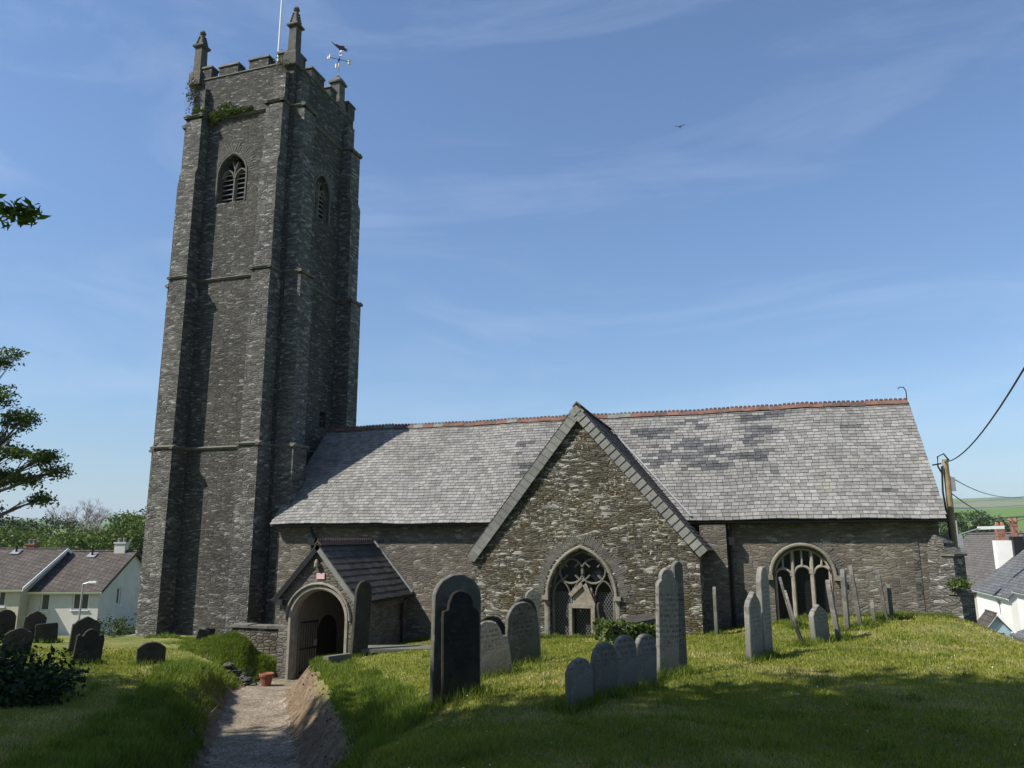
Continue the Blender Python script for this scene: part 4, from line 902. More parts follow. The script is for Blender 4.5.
gv(1.1, 17.35, .50, .8, 'point', 128, 'small grey pointed headstone alone on the lawn below the round-arched window', 0, -3, .12, M_grave)
for x, y, w, h, k, az, sd, lab in ((1.49, 18.0, .46, 1.28, 'gothic', 97, -5, 'leaning arch-topped headstone, nearest in the line right of the round-arched window'), (1.84, 19.7, .46, 1.42, 'round', 99, 0, 'tall round-topped headstone second along the line right of the round-arched window'),
    (2.28, 21.2, .5, 1.52, 'gothic', 97, -4, 'tall arch-topped headstone third along the line right of the round-arched window'), (2.76, 22.5, .4, .62, 'point', 97, -2, 'short pointed headstone between two taller ones near the right end of the nave wall'),
    (3.1, 22.9, .5, 1.32, 'gothic', 98, -4, 'slender leaning headstone close to the nave wall, fifth along the line'), (3.3, 23.5, .5, .95, 'round', 92, 0, 'thin headstone at the far end of the line against the nave wall')):
    gv(x, y, w, h, k, az, lab, -1, sd*1.1, .1, M_grave)
# by the porch
gv(-10.35, 19.0, .5, 2.0, 'gothic', 118, 'very tall arch-topped headstone beside the right jamb of the porch arch', 3, 0, .11, M_graved)
gv(-9.05, 21.6, .38, 1.15, 'gothic', 120, 'pale slim headstone near the nave wall between porch and transept', 0, 0, .09, M_grave)
gv(-8.3, 19.2, .22, .55, 'point', 120, 'small rough stone behind the tall round-topped headstone', 0, 0, .1, M_grave) if False else None
# left lawn
gv(-16.75, 16.15, .66, 1.0, 'ogee', 124, 'tall dark headstone with a wavy top standing behind a shorter one on the left lawn', 3, 2, .1, M_graved)
gv(-15.0, 14.6, .58, .82, 'ears', 126, 'dark scroll-topped headstone at the front of the left lawn', 4, 2, .1, M_graved)
gv(-13.8, 15.3, .62, .56, 'lowround', 132, 'low broad dark headstone on the lawn by the tower corner', 0, 0, .1, M_graved)
gv(-21.6, 19.4, .62, .62, 'flat', 128, 'squat square-topped headstone in the middle of the left lawn group', -3, 0, .1, M_graved)
gv(-22.0, 19.2, .6, 1.0, 'ogee', 122, 'weathered wavy-topped headstone left of the squat square one', 5, 0, .1, M_graved)
gv(-18.3, 15.55, .66, .74, 'ogee', 128, 'wide dark headstone behind the dark bush at the left edge', 6, 0, .1, M_graved)
gv(-23.3, 19.3, .6, .98, 'round', 122, 'round-topped dark headstone far back on the left lawn', 0, 0, .1, M_graved)
gv(-23.9, 18.7, .5, .8, 'shoulder', 122, 'shouldered dark headstone at the far left edge of the lawn', -4, 0, .1, M_graved)
gv(-19.3, 15.3, .5, 1.0, 'gothic', 118, 'dark arch-topped headstone cut by the left edge of the picture', 0, 0, .1, M_graved)
gv(-19.1, 23.9, .36, .5, 'flat', 130, 'small black headstone upright in the grass at the foot of the tower', 6, 0, .07, M_graved)
gv(-17.0, 20.9, .34, .42, 'flat', 130, 'small black slab tilted in the grass mound before the tower', 14, 0, .07, M_graved)
# leaning slab in front of the transept window
gv(-4.42, 22.95, .42, 1.05, 'gothic', 100, 'dark slab leaning against the right side of the traceried window', -3, -10, .07, M_graved)
# tombs
tomb = empty('ledger_tomb', (-3.1, 19.2, H(-3.1, 19.2)), 'low stone tomb with a tilted slab half covered in ivy in front of the transept', 'tomb')
tz = H(-3.1, 19.2); td = Vector((.78,.62,0)); tp = Vector((-.62,.78,0))
mb = MB(); mb.obox(Vector((-3.1,19.2,tz+.12)), td*.68, tp*.36, VZ*.3); mb.build('tomb_base', M_low, tomb, jitter=.01)
mb = MB(); mb.obox(Vector((-3.1,19.2,tz+.52)), td*.78+VZ*.1, tp*.44, VZ*.05); mb.build('ledger_slab', M_graved, tomb)
t2 = empty('chest_tomb', (-9.55, 19.7, H(-9.55, 19.7)), 'low flat-topped tomb in the grass between the porch and the headstones', 'tomb'); tz = H(-9.55, 19.7)-.1; td = Vector((.94,.33,0)); tp = Vector((-.33,.94,0))
mb = MB(); mb.obox(Vector((-9.55,19.7,tz-.05)), td*.85, tp*.36, VZ*.17); mb.build('tomb_base', M_low, t2, jitter=.012)
mb = MB(); mb.obox(Vector((-9.55,19.7,tz+.15)), td*.92, tp*.42, VZ*.045); mb.build('ledger_slab', M_gravel_, t2)
kz = H(-10.1, 17.6); mb = MB(); mb.obox(Vector((-10.15,17.6,kz+.02)), Vector((.16,.3,0)), Vector((-.09,.05,0)), VZ*.18); o = mb.build('kerb_stone', M_grave, jitter=.01); recenter(o, (-10.15, 17.6, kz)); tag(o, 'rough grey kerb stone at the top of the grass bank beside the porch path', 'stone')
# low wall left of the porch
mb = MB(); mb.box(-16.75, -14.43, 22.1, 22.5, -4.6, -2.86)
lw = empty('low_wall', (-15.6, 22.3, -3.8), 'low rubble wall with slab coping between the tower and the porch', 'wall'); mb.build('rubble_wall', M_low, lw)
mb = MB(); x = -16.78
while x < -14.5: w_ = random.uniform(.4, .75); mb.box(x, min(x+w_, -14.44), 22.04, 22.56, -2.858, -2.77+random.uniform(-.02, .03), tx=.01); x += w_+.015
mb.build('coping', M_string, lw, jitter=.006)
# heap of loose stones and the flowerpot
for i in range(11):
    x = -14.95+.075*i+random.uniform(-.05, .05); y = 19.72+random.uniform(-.14, .2); s = random.uniform(.1, .19); z = H(x, y); up = .13 if i % 3 == 0 else 0
    mb = MB(); mb.lathe((x, y, z-.02+up), [(s*.6, 0), (s, s*.25), (s*.95, s*.5), (s*.5, s*.72)], 7); o = mb.build('loose_stone', M_pinn if i % 2 else M_string, jitter=s*.12)
    recenter(o, (x, y, z)); o.scale = (1, .75, .85); o.rotation_euler[2] = random.uniform(0, 3); tag(o, 'loose flat stone in the small heap beside the terracotta flowerpot', 'stone', 'loose stones heaped by the path')
pz0 = H(-13.75, 19.85); pot = empty('flowerpot', (-13.75, 19.85, pz0), 'terracotta flowerpot at the foot of the left porch jamb', 'flowerpot')
mb = MB(); mb.lathe((-13.75, 19.85, pz0), [(.13, 0), (.185, .3), (.16, .29), (.14, .2)], 16); mb.build('pot_body', M_rust, pot, smooth=False)
mb = MB(); mb.lathe((-13.75, 19.85, pz0+.27), [(.19, 0), (.21, .01), (.215, .08), (.19, .09), (.17, .06)], 16); mb.build('rim', M_rust, pot)
mb = MB(); mb.lathe((-13.75, 19.85, pz0+.2), [(.15, 0), (.165, .08)], 12); mb.build('soil', M_bark, pot)

# ================================================================== FOLIAGE
def leaf_mesh(name, C, size, mat, parent=None, flat=.0, outward=None, org=None, aspect=.55, droop=0):
    # many folded leaf faces: C is (n,3) centres, size scalar or (n,)
    n = len(C); size = np.broadcast_to(size, n)*rng.uniform(.7, 1.3, n)
    d = rng.normal(0, 1, (n, 3)); d[:,2] *= (1-flat); d[:,2] -= droop; d /= np.linalg.norm(d, axis=1)[:,None]
    q = rng.normal(0, 1, (n, 3)); q[:,2] *= (1-flat*.5); s = np.cross(d, q); s /= np.linalg.norm(s, axis=1)[:,None]
    nn = np.cross(d, s); a = d*size[:,None]*.5; b = s*size[:,None]*.5*aspect; k = nn*size[:,None]*.1
    V = np.empty((n, 4, 3)); V[:,0] = C-a; V[:,1] = C+b+k; V[:,2] = C+a; V[:,3] = C-b+k
    o_ = np.array(org if org is not None else root_loc(parent)); V = V.reshape(-1, 3)-o_
    me = bpy.data.meshes.new(name); me.vertices.add(4*n); me.vertices.foreach_set('co', V.ravel())
    me.loops.add(4*n); me.loops.foreach_set('vertex_index', np.arange(4*n, dtype=np.int32)); me.polygons.add(n)
    me.polygons.foreach_set('loop_start', np.arange(0, 4*n, 4, dtype=np.int32)); me.polygons.foreach_set('loop_total', np.full(n, 4, dtype=np.int32)); me.update(calc_edges=True)
    me.materials.append(mat); o = bpy.data.objects.new(name, me); COL.objects.link(o)
    if parent: o.parent = parent
    else: o.location = tuple(o_)
    return o
def clumps(lobes, nper, shell=.55):
    out = []; own = []
    for i, (c, r) in enumerate(lobes):
        m = nper[i] if hasattr(nper, '__len__') else nper
        d = rng.normal(0, 1, (m, 3)); d /= np.linalg.norm(d, axis=1)[:,None]; rad = rng.uniform(shell, 1, m)**.7
        out.append(np.array(c)+d*rad[:,None]*np.array(r)); own += [i]*m
    return np.concatenate(out), np.array(own)
def tree(name, base, lobes, label, cat='tree', group=None, nper=40, leaves=60, sig=.45, leaf=.14, mat=None, trunk_r=.22, shell=.45, flat=.3, twigs=True, lean=(0,0)):
    base = Vector(base); root = empty(name, base, label, cat, group)
    cc, own = clumps(lobes, nper, shell)
    C = np.repeat(cc, leaves, axis=0)+rng.normal(0, 1, (len(cc)*leaves, 3))*np.array([sig, sig, sig*.55])
    leaf_mesh('crown', C, leaf, mat or M_leaf_tree, root, flat)
    mb = MB(); allc = np.array([c for c, r in lobes]).mean(0); top = Vector(allc)
    k = 7; pts = [base-VZ*.4+(top-base+VZ*.4)*(i/k)+Vector((math.sin(i*1.7)*.08*i/2, math.cos(i*1.3)*.08*i/2, 0)) for i in range(k+1)]
    mb.tube(pts, [trunk_r*(1.25-.95*i/k) if i else trunk_r*1.6 for i in range(k+1)], 9)
    mb2 = mb
    for i, (c, r) in enumerate(lobes):
        s = pts[2+i % 4]; e = Vector(c); mid = s.lerp(e, .5)+VZ*(e-s).length*.1; mb2.tube([s, mid, e], [trunk_r*.5, trunk_r*.33, trunk_r*.16], 6)
        if twigs:
            js = np.where(own == i)[0]
            for j in js[::max(1, len(js)//14)]:
                q = Vector(cc[j]); s2 = mid.lerp(e, random.random()); mb2.tube([s2, s2.lerp(q, .5)+VZ*.12, q], [trunk_r*.16, trunk_r*.1, trunk_r*.03], 5, cap=False)
    mb.build('trunk', M_bark, root, smooth=True); return root
# trees behind and beside the viewer: they shade the foreground
SG = 'tall trees shading the near lawn'
def gz(x, y): return H(x, y)
tree('broadleaf_tree', (-20.5, -1, gz(-20.5, -1)), [((-20.5,2.0,9.4),(4.4,4.0,2.6)), ((-18.4,2.2,10),(3.2,3.0,2.6)), ((-23.5,2.2,9.8),(3.4,3.6,2.6))], 'tall tree to the left behind the viewer', group=SG, nper=95, leaves=60, sig=.5, leaf=.38, mat=M_leaf_shade, trunk_r=.3)['label'] = 'tall broadleaf tree at the far left behind the bush'
tree('broadleaf_tree', (-13.2, -2.5, gz(-13.2, -2.5)), [((-13.4,-1.6,10),(4.2,4.1,3)), ((-15.8,.4,9.6),(2.8,3.2,2.4)), ((-11.7,-1.8,11),(2.8,3.0,2.6))], 'tall broadleaf tree over the lower end of the gravel path', group=SG, nper=95, leaves=60, sig=.5, leaf=.38, mat=M_leaf_shade, trunk_r=.32)
tree('broadleaf_tree', (-8.2, -1.5, gz(-8.2, -1.5)), [((-8.2,.7,11.4),(3.1,3.5,2.0)), ((-9.6,-2.0,10.2),(3.2,3.2,2.6)), ((-6.4,-1.2,11.2),(3,3.2,2.6))], 'tall broadleaf tree nearest the gravel path on the viewer side', group=SG, nper=95, leaves=60, sig=.5, leaf=.38, mat=M_leaf_shade, trunk_r=.33)
tree('broadleaf_tree', (-1.6, -5.0, gz(-1.6, -5.0)), [((-4.7,-.7,12.2),(3.6,4.1,2.2)), ((-1.5,-3.2,11.2),(4,4.2,3)), ((.8,-1.0,12.6),(3,3.4,2.2))], 'tall broadleaf tree behind the near lawn', group=SG, nper=95, leaves=60, sig=.5, leaf=.38, mat=M_leaf_shade, trunk_r=.34)
tree('broadleaf_tree', (5.5, -6.5, gz(5.5, -6.5)), [((5.0,-5.0,9.5),(4.6,4.2,3.6)), ((8.5,-6.0,8.5),(3.6,3.6,3)), ((3.0,-8,7.5),(3.8,3.4,3.2))], 'unseen broadleaf tree added farthest right behind the near lawn to block sky light', group=SG, nper=90, leaves=50, sig=.55, leaf=.4, mat=M_leaf_shade, trunk_r=.34)  # added out of view to keep sky light off the near lawn
tree('broadleaf_tree', (-6, -8.5, gz(-6, -8.5)), [((-6,-8.5,6.5),(5,3.4,4)), ((-11,-8.0,6),(4,3.2,3.8)), ((-1,-9.5,5.5),(4,3,3.8))], 'unseen dense low-crowned tree added behind the shading trees to block sky light', group=SG, nper=90, leaves=50, sig=.6, leaf=.42, mat=M_leaf_shade, trunk_r=.34)  # stands in for a hedge, added unseen to cut the low sky light
# near tree whose sprig hangs into the top left
nt_ = tree('overhanging_tree', (-10.9, 3.0, gz(-10.9, 3.0)), [((-10.9,3.0,5.2),(2.2,1.9,1.9)), ((-11.6,2.2,6.6),(2,2,1.5))], 'near tree whose leafy branch tips reach in at the left edge', nper=36, leaves=40, sig=.4, leaf=.15, mat=M_leaf_near, trunk_r=.2)
mb = MB(); sprigs = [[(-9.6,3.6,4.4),(-8.4,4.6,3.7),(-7.4,5.0,3.3),(-6.85,5.16,3.2),(-6.6,5.24,3.16)], [(-9.4,3.8,5.6),(-8.3,4.6,5.75),(-7.35,5.02,5.72)]]
for sp_ in sprigs: mb.tube(sp_, [.035, .022, .012, .007, .004][:len(sp_)], 6)
mb.build('branch', M_bark, nt_)
pts = []
for sp_, n_, t0 in ((sprigs[0], 230, .42), (sprigs[1], 90, .4)):
    Q = [Vector(p) for p in sp_]; 
    for _ in range(n_):
        t_ = t0+(1-t0)*random.random()**.8; f = t_*(len(Q)-1); i = min(int(f), len(Q)-2); p = Q[i].lerp(Q[i+1], f-i); s = .17*(1-t_*.55)
        pts.append(p+Vector((random.gauss(0, s*.8), random.gauss(0, s*.8), random.gauss(-.03, s*.62))))
leaf_mesh('hanging_leaves', np.array(pts), .125, M_leaf_near, nt_, flat=.1, aspect=.34, droop=.6)
# middle distance tree on the left: open layered limbs
bx = (-38.5, 24.2); lob = [((-33.5,26.1,8.5),(.75,.6,.36)), ((-34.0,26.35,6.7),(.95,.8,.62)), ((-33.0,26.93,5.55),(1.05,.8,.4)), ((-34.8,26.5,4.6),(1.3,1.2,.9)), ((-33.6,27,4.1),(.9,.8,.45)), ((-32.2,27.55,3.8),(.95,.8,.36)), ((-31.6,27.85,3.15),(.6,.5,.26)), ((-33.2,27.4,2.8),(.8,.7,.22)), ((-32.3,27.9,1.95),(.5,.4,.28)), ((-34.4,26.9,2.8),(.9,.8,.75)), ((-34.8,27.1,1.4),(.7,.6,.5)), ((-38.2,24.5,5.6),(2.8,2.8,3.2))]
tree('broadleaf_tree', (*bx, gz(*bx)), lob, 'open-limbed dark tree with layered branches at the left edge beyond the lawn', nper=[11, 18, 20, 24, 16, 16, 8, 12, 8, 16, 12, 80], leaves=56, sig=.22, leaf=.16, mat=M_leaf_tree, trunk_r=.22, shell=.3, flat=.35)
# woodland behind the houses
WG = 'trees beyond the white bungalows'
far = [(-104,83,3.6,6.5,M_leaf_far,'dark spreading tree behind the left bungalow roof'), (-103,90,3.6,6.8,M_leaf_far,'dark rounded tree left of the bare tree'), (-97,80,1.4,6,M_leaf_spring,'sunlit tree behind the left bungalow chimney'), (-100,99,.2,6,M_leaf_brown,'olive bushy tree under the bare tree'), (-92,92,.2,5.5,M_leaf_brown,'olive tree behind the right bungalow chimney'),
       (-92,100,0,5.5,M_leaf_far,'low dark tree right of the bare tree'), (-82,88,3.3,5.5,M_leaf_spring,'bright green tree beside the tower'), (-76,81,3.9,5.2,M_leaf_spring,'tallest bright green tree against the tower edge'), (-79,76,1.2,4.5,M_leaf_spring,'lower bright green tree behind the bungalow gable'), (-112,78,3.4,6.5,M_leaf_far,'dark tree at the far left of the woodland'), (-88,83,-.2,4.6,M_leaf_far,'dark shaded tree behind the right bungalow roof'), (-70,84,4.4,5,M_leaf_spring,'bright green tree hidden partly by the tower')]
for x, y, top, r, m_, lab in far:
    zb = H(x, y); hh = top-zb; c0 = zb+hh*.55
    lb = [((x, y, top-r*.42), (r*.8, r*.8, r*.42))]+[((x+math.cos(a)*r*.62, y+math.sin(a)*r*.62, c0+random.uniform(-.12, .18)*hh), (r*.55, r*.55, hh*.3)) for a in [random.random()*6+k*1.26 for k in range(5)]]
    tree('woodland_tree', (x, y, zb), lb, lab, group=WG, nper=46, leaves=30, sig=.62, leaf=.42, mat=m_, trunk_r=.3, shell=.6, twigs=False)
def bare_tree(name, base, h, spread, label):
    root = empty(name, base, label, 'tree'); base = Vector(base); mb = MB(); tw = MB()
    def grow(p, d, ln, r, dep):
        q = p+d*ln; q2 = q; (mb if dep < 2 else tw).tube([p, (p+q)/2+Vector((random.gauss(0, ln*.05), random.gauss(0, ln*.05), 0)), q2], [r, r*.8, r*.6], 5, cap=False)
        if dep >= 6: return
        for _ in range(3 if dep < 5 else 4):
            dd = (d+Vector((random.gauss(0, spread), random.gauss(0, spread), random.gauss(.12, .25)))).normalized(); grow(q, dd, ln*random.uniform(.62, .82), r*.58, dep+1)
    grow(base-VZ*.3, VZ, h*.3, h*.026, 0); mb.build('trunk', M_twig, root); tw.build('bare_crown', M_twig, root)
bare_tree('bare_tree', (-127.5, 118, H(-127.5, 118)), 17.5, .48, 'leafless brownish tree on the skyline between the bungalow chimneys')
bare_tree('bare_tree', (-119, 116, H(-119, 116)), 14.5, .42, 'smaller leafless tree right of the bigger bare one')
for x, y, top, r, lab in ((39, 168, 5.4, 4.2, 'round green tree just right of the church roof corner'), (43.5, 172, 3.9, 3.6, 'lower green tree beside the round one at the edge of the field'), (33, 170, 4.5, 4.5, 'green tree behind the utility pole'), (48, 176, 1.5, 3.5, 'low hedge tree in front of the green field')):
    zb = H(x, y); hh = top-zb
    tree('hedge_tree', (x, y, zb), [((x, y, top-r*.6), (r*.9, r*.9, r*.6)), ((x-r*.5, y-1, zb+hh*.5), (r*.8, r*.7, hh*.35)), ((x+r*.5, y-1, zb+hh*.45), (r*.8, r*.7, hh*.35))], lab, group='trees at the edge of the right hand field', nper=60, leaves=30, sig=.5, leaf=.42, mat=M_leaf_far, trunk_r=.3, shell=.6, twigs=False)
# dark bush at lower left
bz = H(-12.9, 10.6); cc, _ = clumps([((-13.6,10.6,bz+.35),(1.15,.85,.5)), ((-12.4,10.9,bz+.25),(.85,.7,.4)), ((-12.0,10.3,bz+.1),(.7,.6,.3))], 60, .5)
bush = empty('bush', (-12.9, 10.6, bz), 'dark leafy bush at the lower left edge in front of the headstones', 'bush'); leaf_mesh('foliage', np.repeat(cc, 26, axis=0)+rng.normal(0, .13, (len(cc)*26, 3)), .11, M_bush, bush, .2)
mb = MB()
for c in cc[::9]: mb.tube([(-12.9+random.uniform(-.7,.7), 10.6+random.uniform(-.3,.3), bz-.1), tuple(c)], [.018, .006], 5)
mb.build('stems', M_bark, bush)
# ivy along the top string course of the tower and on the tomb
C = []
for _ in range(2600):
    u = random.random()**1.3; x = -22.75+u*2.9; th = .17*(1-u)+.06; C.append((x, 25.22-.1*random.random()-(.28 if x < -22.1 else 0), 18.42+random.gauss(0, th*.55)-(.22*max(0, 1-abs(x+21.9)/.5))*random.random()))
for _ in range(260): C.append((-21.35+random.gauss(0, .16), 25.24, 18.7+random.gauss(0, .13)))
o = leaf_mesh('ivy', np.array(C), .15, M_ivy, None, 0, org=(-21.5, 25.1, 18.4)); tag(o, 'ivy growing along the ledge below the tower battlements', 'ivy')
C = [(-22.95+random.gauss(0, .13), 24.93+random.gauss(0, .06), 19.6+random.gauss(0, .42)) for _ in range(500)]
o = leaf_mesh('moss', np.array(C), .09, M_leaf_brown, None, 0, org=(-22.7, 24.95, 19.6)); tag(o, 'yellowish moss on the left corner of the tower parapet', 'moss', kind='stuff')
C = [(-18.35+random.gauss(0, .2), 25.0+random.gauss(0, .05), 20.25+random.gauss(0, .2)) for _ in range(160)]
o = leaf_mesh('moss', np.array(C), .08, M_leaf_brown, None, 0, org=(-18.4, 25.0, 20.2)); tag(o, 'brownish moss below the right corner pinnacle of the tower', 'moss', kind='stuff')
tz = H(-3.1, 19.2); C = []
for _ in range(2600):
    a, b_ = random.uniform(-.95, .9), random.uniform(-.5, .1); C.append((-3.1+.78*a-.62*b_*1.1, 19.2+.62*a+.78*b_*1.1-.1, tz+random.random()**.7*(.55-.12*a)))
o = leaf_mesh('ivy', np.array(C), .10, M_ivy, None, 0, org=(-3.1, 19.0, tz)); tag(o, 'ivy smothering the front of the low tomb by the transept', 'ivy')
C = [(5.2+random.gauss(0, .11), 24.3+random.gauss(0, .1), -1.38+abs(random.gauss(0, .1))) for _ in range(1100)]
o = leaf_mesh('wall_plant', np.array(C), .09, M_ivy, None, 0, org=(5.2, 24.3, -1.42)); tag(o, 'tuft of weeds on the sloping ledge of the corner buttress', 'plant')

# ================================================================== GRASS
def blades(name, X, Y, h, w, mat, lift=0):
    n = len(X); Z = height(X, Y)+lift; h = h*rng.uniform(.6, 1.35, n); a = rng.uniform(0, 2*math.pi, n); ln = rng.normal(0, .45, (n, 2))*h[:,None]
    V = np.empty((n, 3, 3)); V[:,0,0] = X-np.cos(a)*w; V[:,0,1] = Y-np.sin(a)*w; V[:,0,2] = Z-.012; V[:,1,0] = X+np.cos(a)*w; V[:,1,1] = Y+np.sin(a)*w; V[:,1,2] = Z-.012
    V[:,2,0] = X+ln[:,0]; V[:,2,1] = Y+ln[:,1]; V[:,2,2] = Z+h
    me = bpy.data.meshes.new(name); me.vertices.add(3*n); me.vertices.foreach_set('co', V.ravel()); me.loops.add(3*n); me.loops.foreach_set('vertex_index', np.arange(3*n, dtype=np.int32)); me.polygons.add(n)
    me.polygons.foreach_set('loop_start', np.arange(0, 3*n, 3, dtype=np.int32)); me.polygons.foreach_set('loop_total', np.full(n, 3, dtype=np.int32)); me.update(calc_edges=True); me.materials.append(mat)
    o = bpy.data.objects.new(name, me); COL.objects.link(o); o['kind'] = 'stuff'; return o
def free(X, Y, pd=1.0):
    d, pz, sdv = path_near(X, Y); rt = sdv > 0
    ok = d > np.where(rt, pd+.42-.3*(Y < 9.2), pd-.04)+.12*wob(X*3, Y*3)
    ok &= ~((Y > 24.95) & (X > -17.2) & (X < 5)); ok &= ~((X > -8.75) & (X < -1.65) & (Y > 23.15)); ok &= ~((X > -14.45) & (X < -11.78) & (Y > 21.25)); ok &= ~((X > -22.9) & (X < -17.6) & (Y > 24.55) & (Y < 30.4))
    return ok
n = 620000; r = 2.6*np.exp(rng.uniform(0, 1, n)*math.log(27/2.6)); az = np.radians(rng.uniform(-66, 24, n)); X, Y = r*np.sin(az), r*np.cos(az)
k = free(X, Y) & (Y < 26); X, Y, r = X[k], Y[k], r[k]
dryn = wob(X*.9+2, Y*.9)+.6*wob(X*2.2, Y*2.2+1)+rng.normal(0, .35, len(X))+np.where((X > 2) & (Y > 15), .25, 0); dry = dryn > .55
hh = .022+.0011*r; ww = .0035+.0007*r
tag(blades('grass', X[~dry], Y[~dry], hh[~dry], ww[~dry], M_blade), 'short green mown grass of the churchyard', 'grass')
tag(blades('dry_grass', X[dry], Y[dry], hh[dry]*.9, ww[dry], M_bladed), 'straw coloured dry patches in the mown grass', 'grass')
# longer growth: banks of the path, the mound, and round the stones that the mower misses
X = rng.uniform(-17.5, -4, 330000); Y = rng.uniform(3.5, 22.5, 330000); d, pz, sdv = path_near(X, Y); rt = sdv > 0
k = free(X, Y, .9) & (d < np.where(rt, 2.35, 2.1)+.3*wob(X*1.5, Y*1.5)); X, Y = X[k], Y[k]
mX = rng.normal(-15.7, .95, 26000); mY = rng.normal(21.0, .8, 26000); kk = (np.hypot((mX+15.7)/1.9, (mY-21)/1.3) < 1) & (mY < 22.0) & free(mX, mY, .9); mX, mY = mX[kk], mY[kk]
m2X = rng.normal(-17.9, .6, 7000); m2Y = rng.normal(22.9, .6, 7000)
bX, bY = [], []
for x, y, w, az_ in BASES:
    m_ = 420; e = R_(180-az_); s = rng.uniform(-.5, .5, m_)*w*1.35; dd = rng.normal(0, .11, m_); bX.append(x+math.cos(e)*s+math.sin(e)*dd+rng.normal(0, .04, m_)); bY.append(y+math.sin(e)*s-math.cos(e)*dd+rng.normal(0, .04, m_))
wX = np.concatenate([rng.uniform(-11.7, -8.8, 3500), rng.uniform(-8.7, -1.7, 5500), rng.uniform(-1.6, 5, 9000), rng.uniform(-22, -17, 3000)]); wY = np.concatenate([rng.uniform(24.5, 24.95, 3500), rng.uniform(22.8, 23.15, 5500), rng.uniform(24.2, 24.95, 9000), rng.uniform(23.9, 24.4, 3000)])
X = np.concatenate([X, mX, m2X, wX]); Y = np.concatenate([Y, mY, m2Y, wY]); bX = np.concatenate(bX); bY = np.concatenate(bY); k = free(bX, bY, .8); bX, bY = bX[k], bY[k]
rr = np.hypot(X, Y); tag(blades('long_grass', X, Y, np.full(len(X), .10)*np.clip(1+.6*wob(X*2.1, Y*2.1)+.5*wob(X*6, Y*6+1), .35, 2.3), .0045+.0004*rr, M_bladel), 'long bright green grass on the path banks and along the walls', 'grass')
cX, cY = [], []
for _ in range(420):
    r_ = 3.5*math.exp(random.random()*math.log(22/3.5)); a_ = R_(random.uniform(-58, 20)); x, y = r_*math.sin(a_), r_*math.cos(a_); m_ = random.randint(14, 60); s_ = random.uniform(.04, .16); cX.append(rng.normal(x, s_, m_)); cY.append(rng.normal(y, s_, m_))
cX = np.concatenate(cX); cY = np.concatenate(cY); k = free(cX, cY, 1.0) & (cY < 24); cX, cY = cX[k], cY[k]; rr = np.hypot(cX, cY)
tag(blades('scattered_tufts', cX, cY, np.full(len(cX), .085), .003+.0004*rr, M_bladel), 'scattered taller tufts the mower has missed across the lawn', 'grass')
dX, dY = rng.uniform(-17, 5, 1100), rng.uniform(5, 23, 1100); k = free(dX, dY, 1.1) & (wob(dX*.8+4, dY*.8) > .05); dX, dY = dX[k], dY[k]; dz = height(dX, dY)
C = np.stack([dX, dY, dz+.04], 1); o = leaf_mesh('daisies', C, .016, M_white, None, .9, org=(0, 14, -2), aspect=1); tag(o, 'tiny white daisies dotted through the lawn', 'daisies', kind='stuff')
rr = np.hypot(bX, bY); tag(blades('grass_tufts', bX, bY, np.full(len(bX), .14), .004+.0003*rr, M_bladel), 'tufts of long grass round the feet of the headstones', 'grass')

# crumbling earth: stones and clods showing in the cut bank, loose bits along the foot
mb = MB(); n_ = 0
while n_ < 420:
    x, y = random.uniform(-14.2, -4.5), random.uniform(6.5, 20.8); d, pz, sdv = path_near(np.array([x]), np.array([y]))
    if sdv[0] < 0 and not (.66 < d[0] < 1.0): continue
    if not (.6 < d[0] < 1.42): continue
    s = random.uniform(.01, .036)*(1.5 if random.random() < .08 else 1); n_ += 1; c = Vector((x, y, H(x, y)+s*.1)); q = [Vector((random.gauss(0, 1), random.gauss(0, 1), random.gauss(0, .7))).normalized()*s*random.uniform(.7, 1.2) for _ in range(6)]
    ax = [Vector(v_)*s*random.uniform(.6, 1.3) for v_ in ((1,.2,0), (-.2,1,.1), (-1,.1,0), (.1,-1,0), (0,.1,.8), (.1,0,-.8))]
    mb.add([c+v_ for v_ in ax], [(0,1,4),(1,2,4),(2,3,4),(3,0,4),(1,0,5),(2,1,5),(3,2,5),(0,3,5)], random.choice((0, 0, 0, 1)))
o = mb.build('bank_rubble', [plain('earth_clods', (.17,.12,.075), .95, var=.4), M_low]); tag(o, 'small stones and clods crumbling from the earth bank of the path', 'stones', kind='stuff')
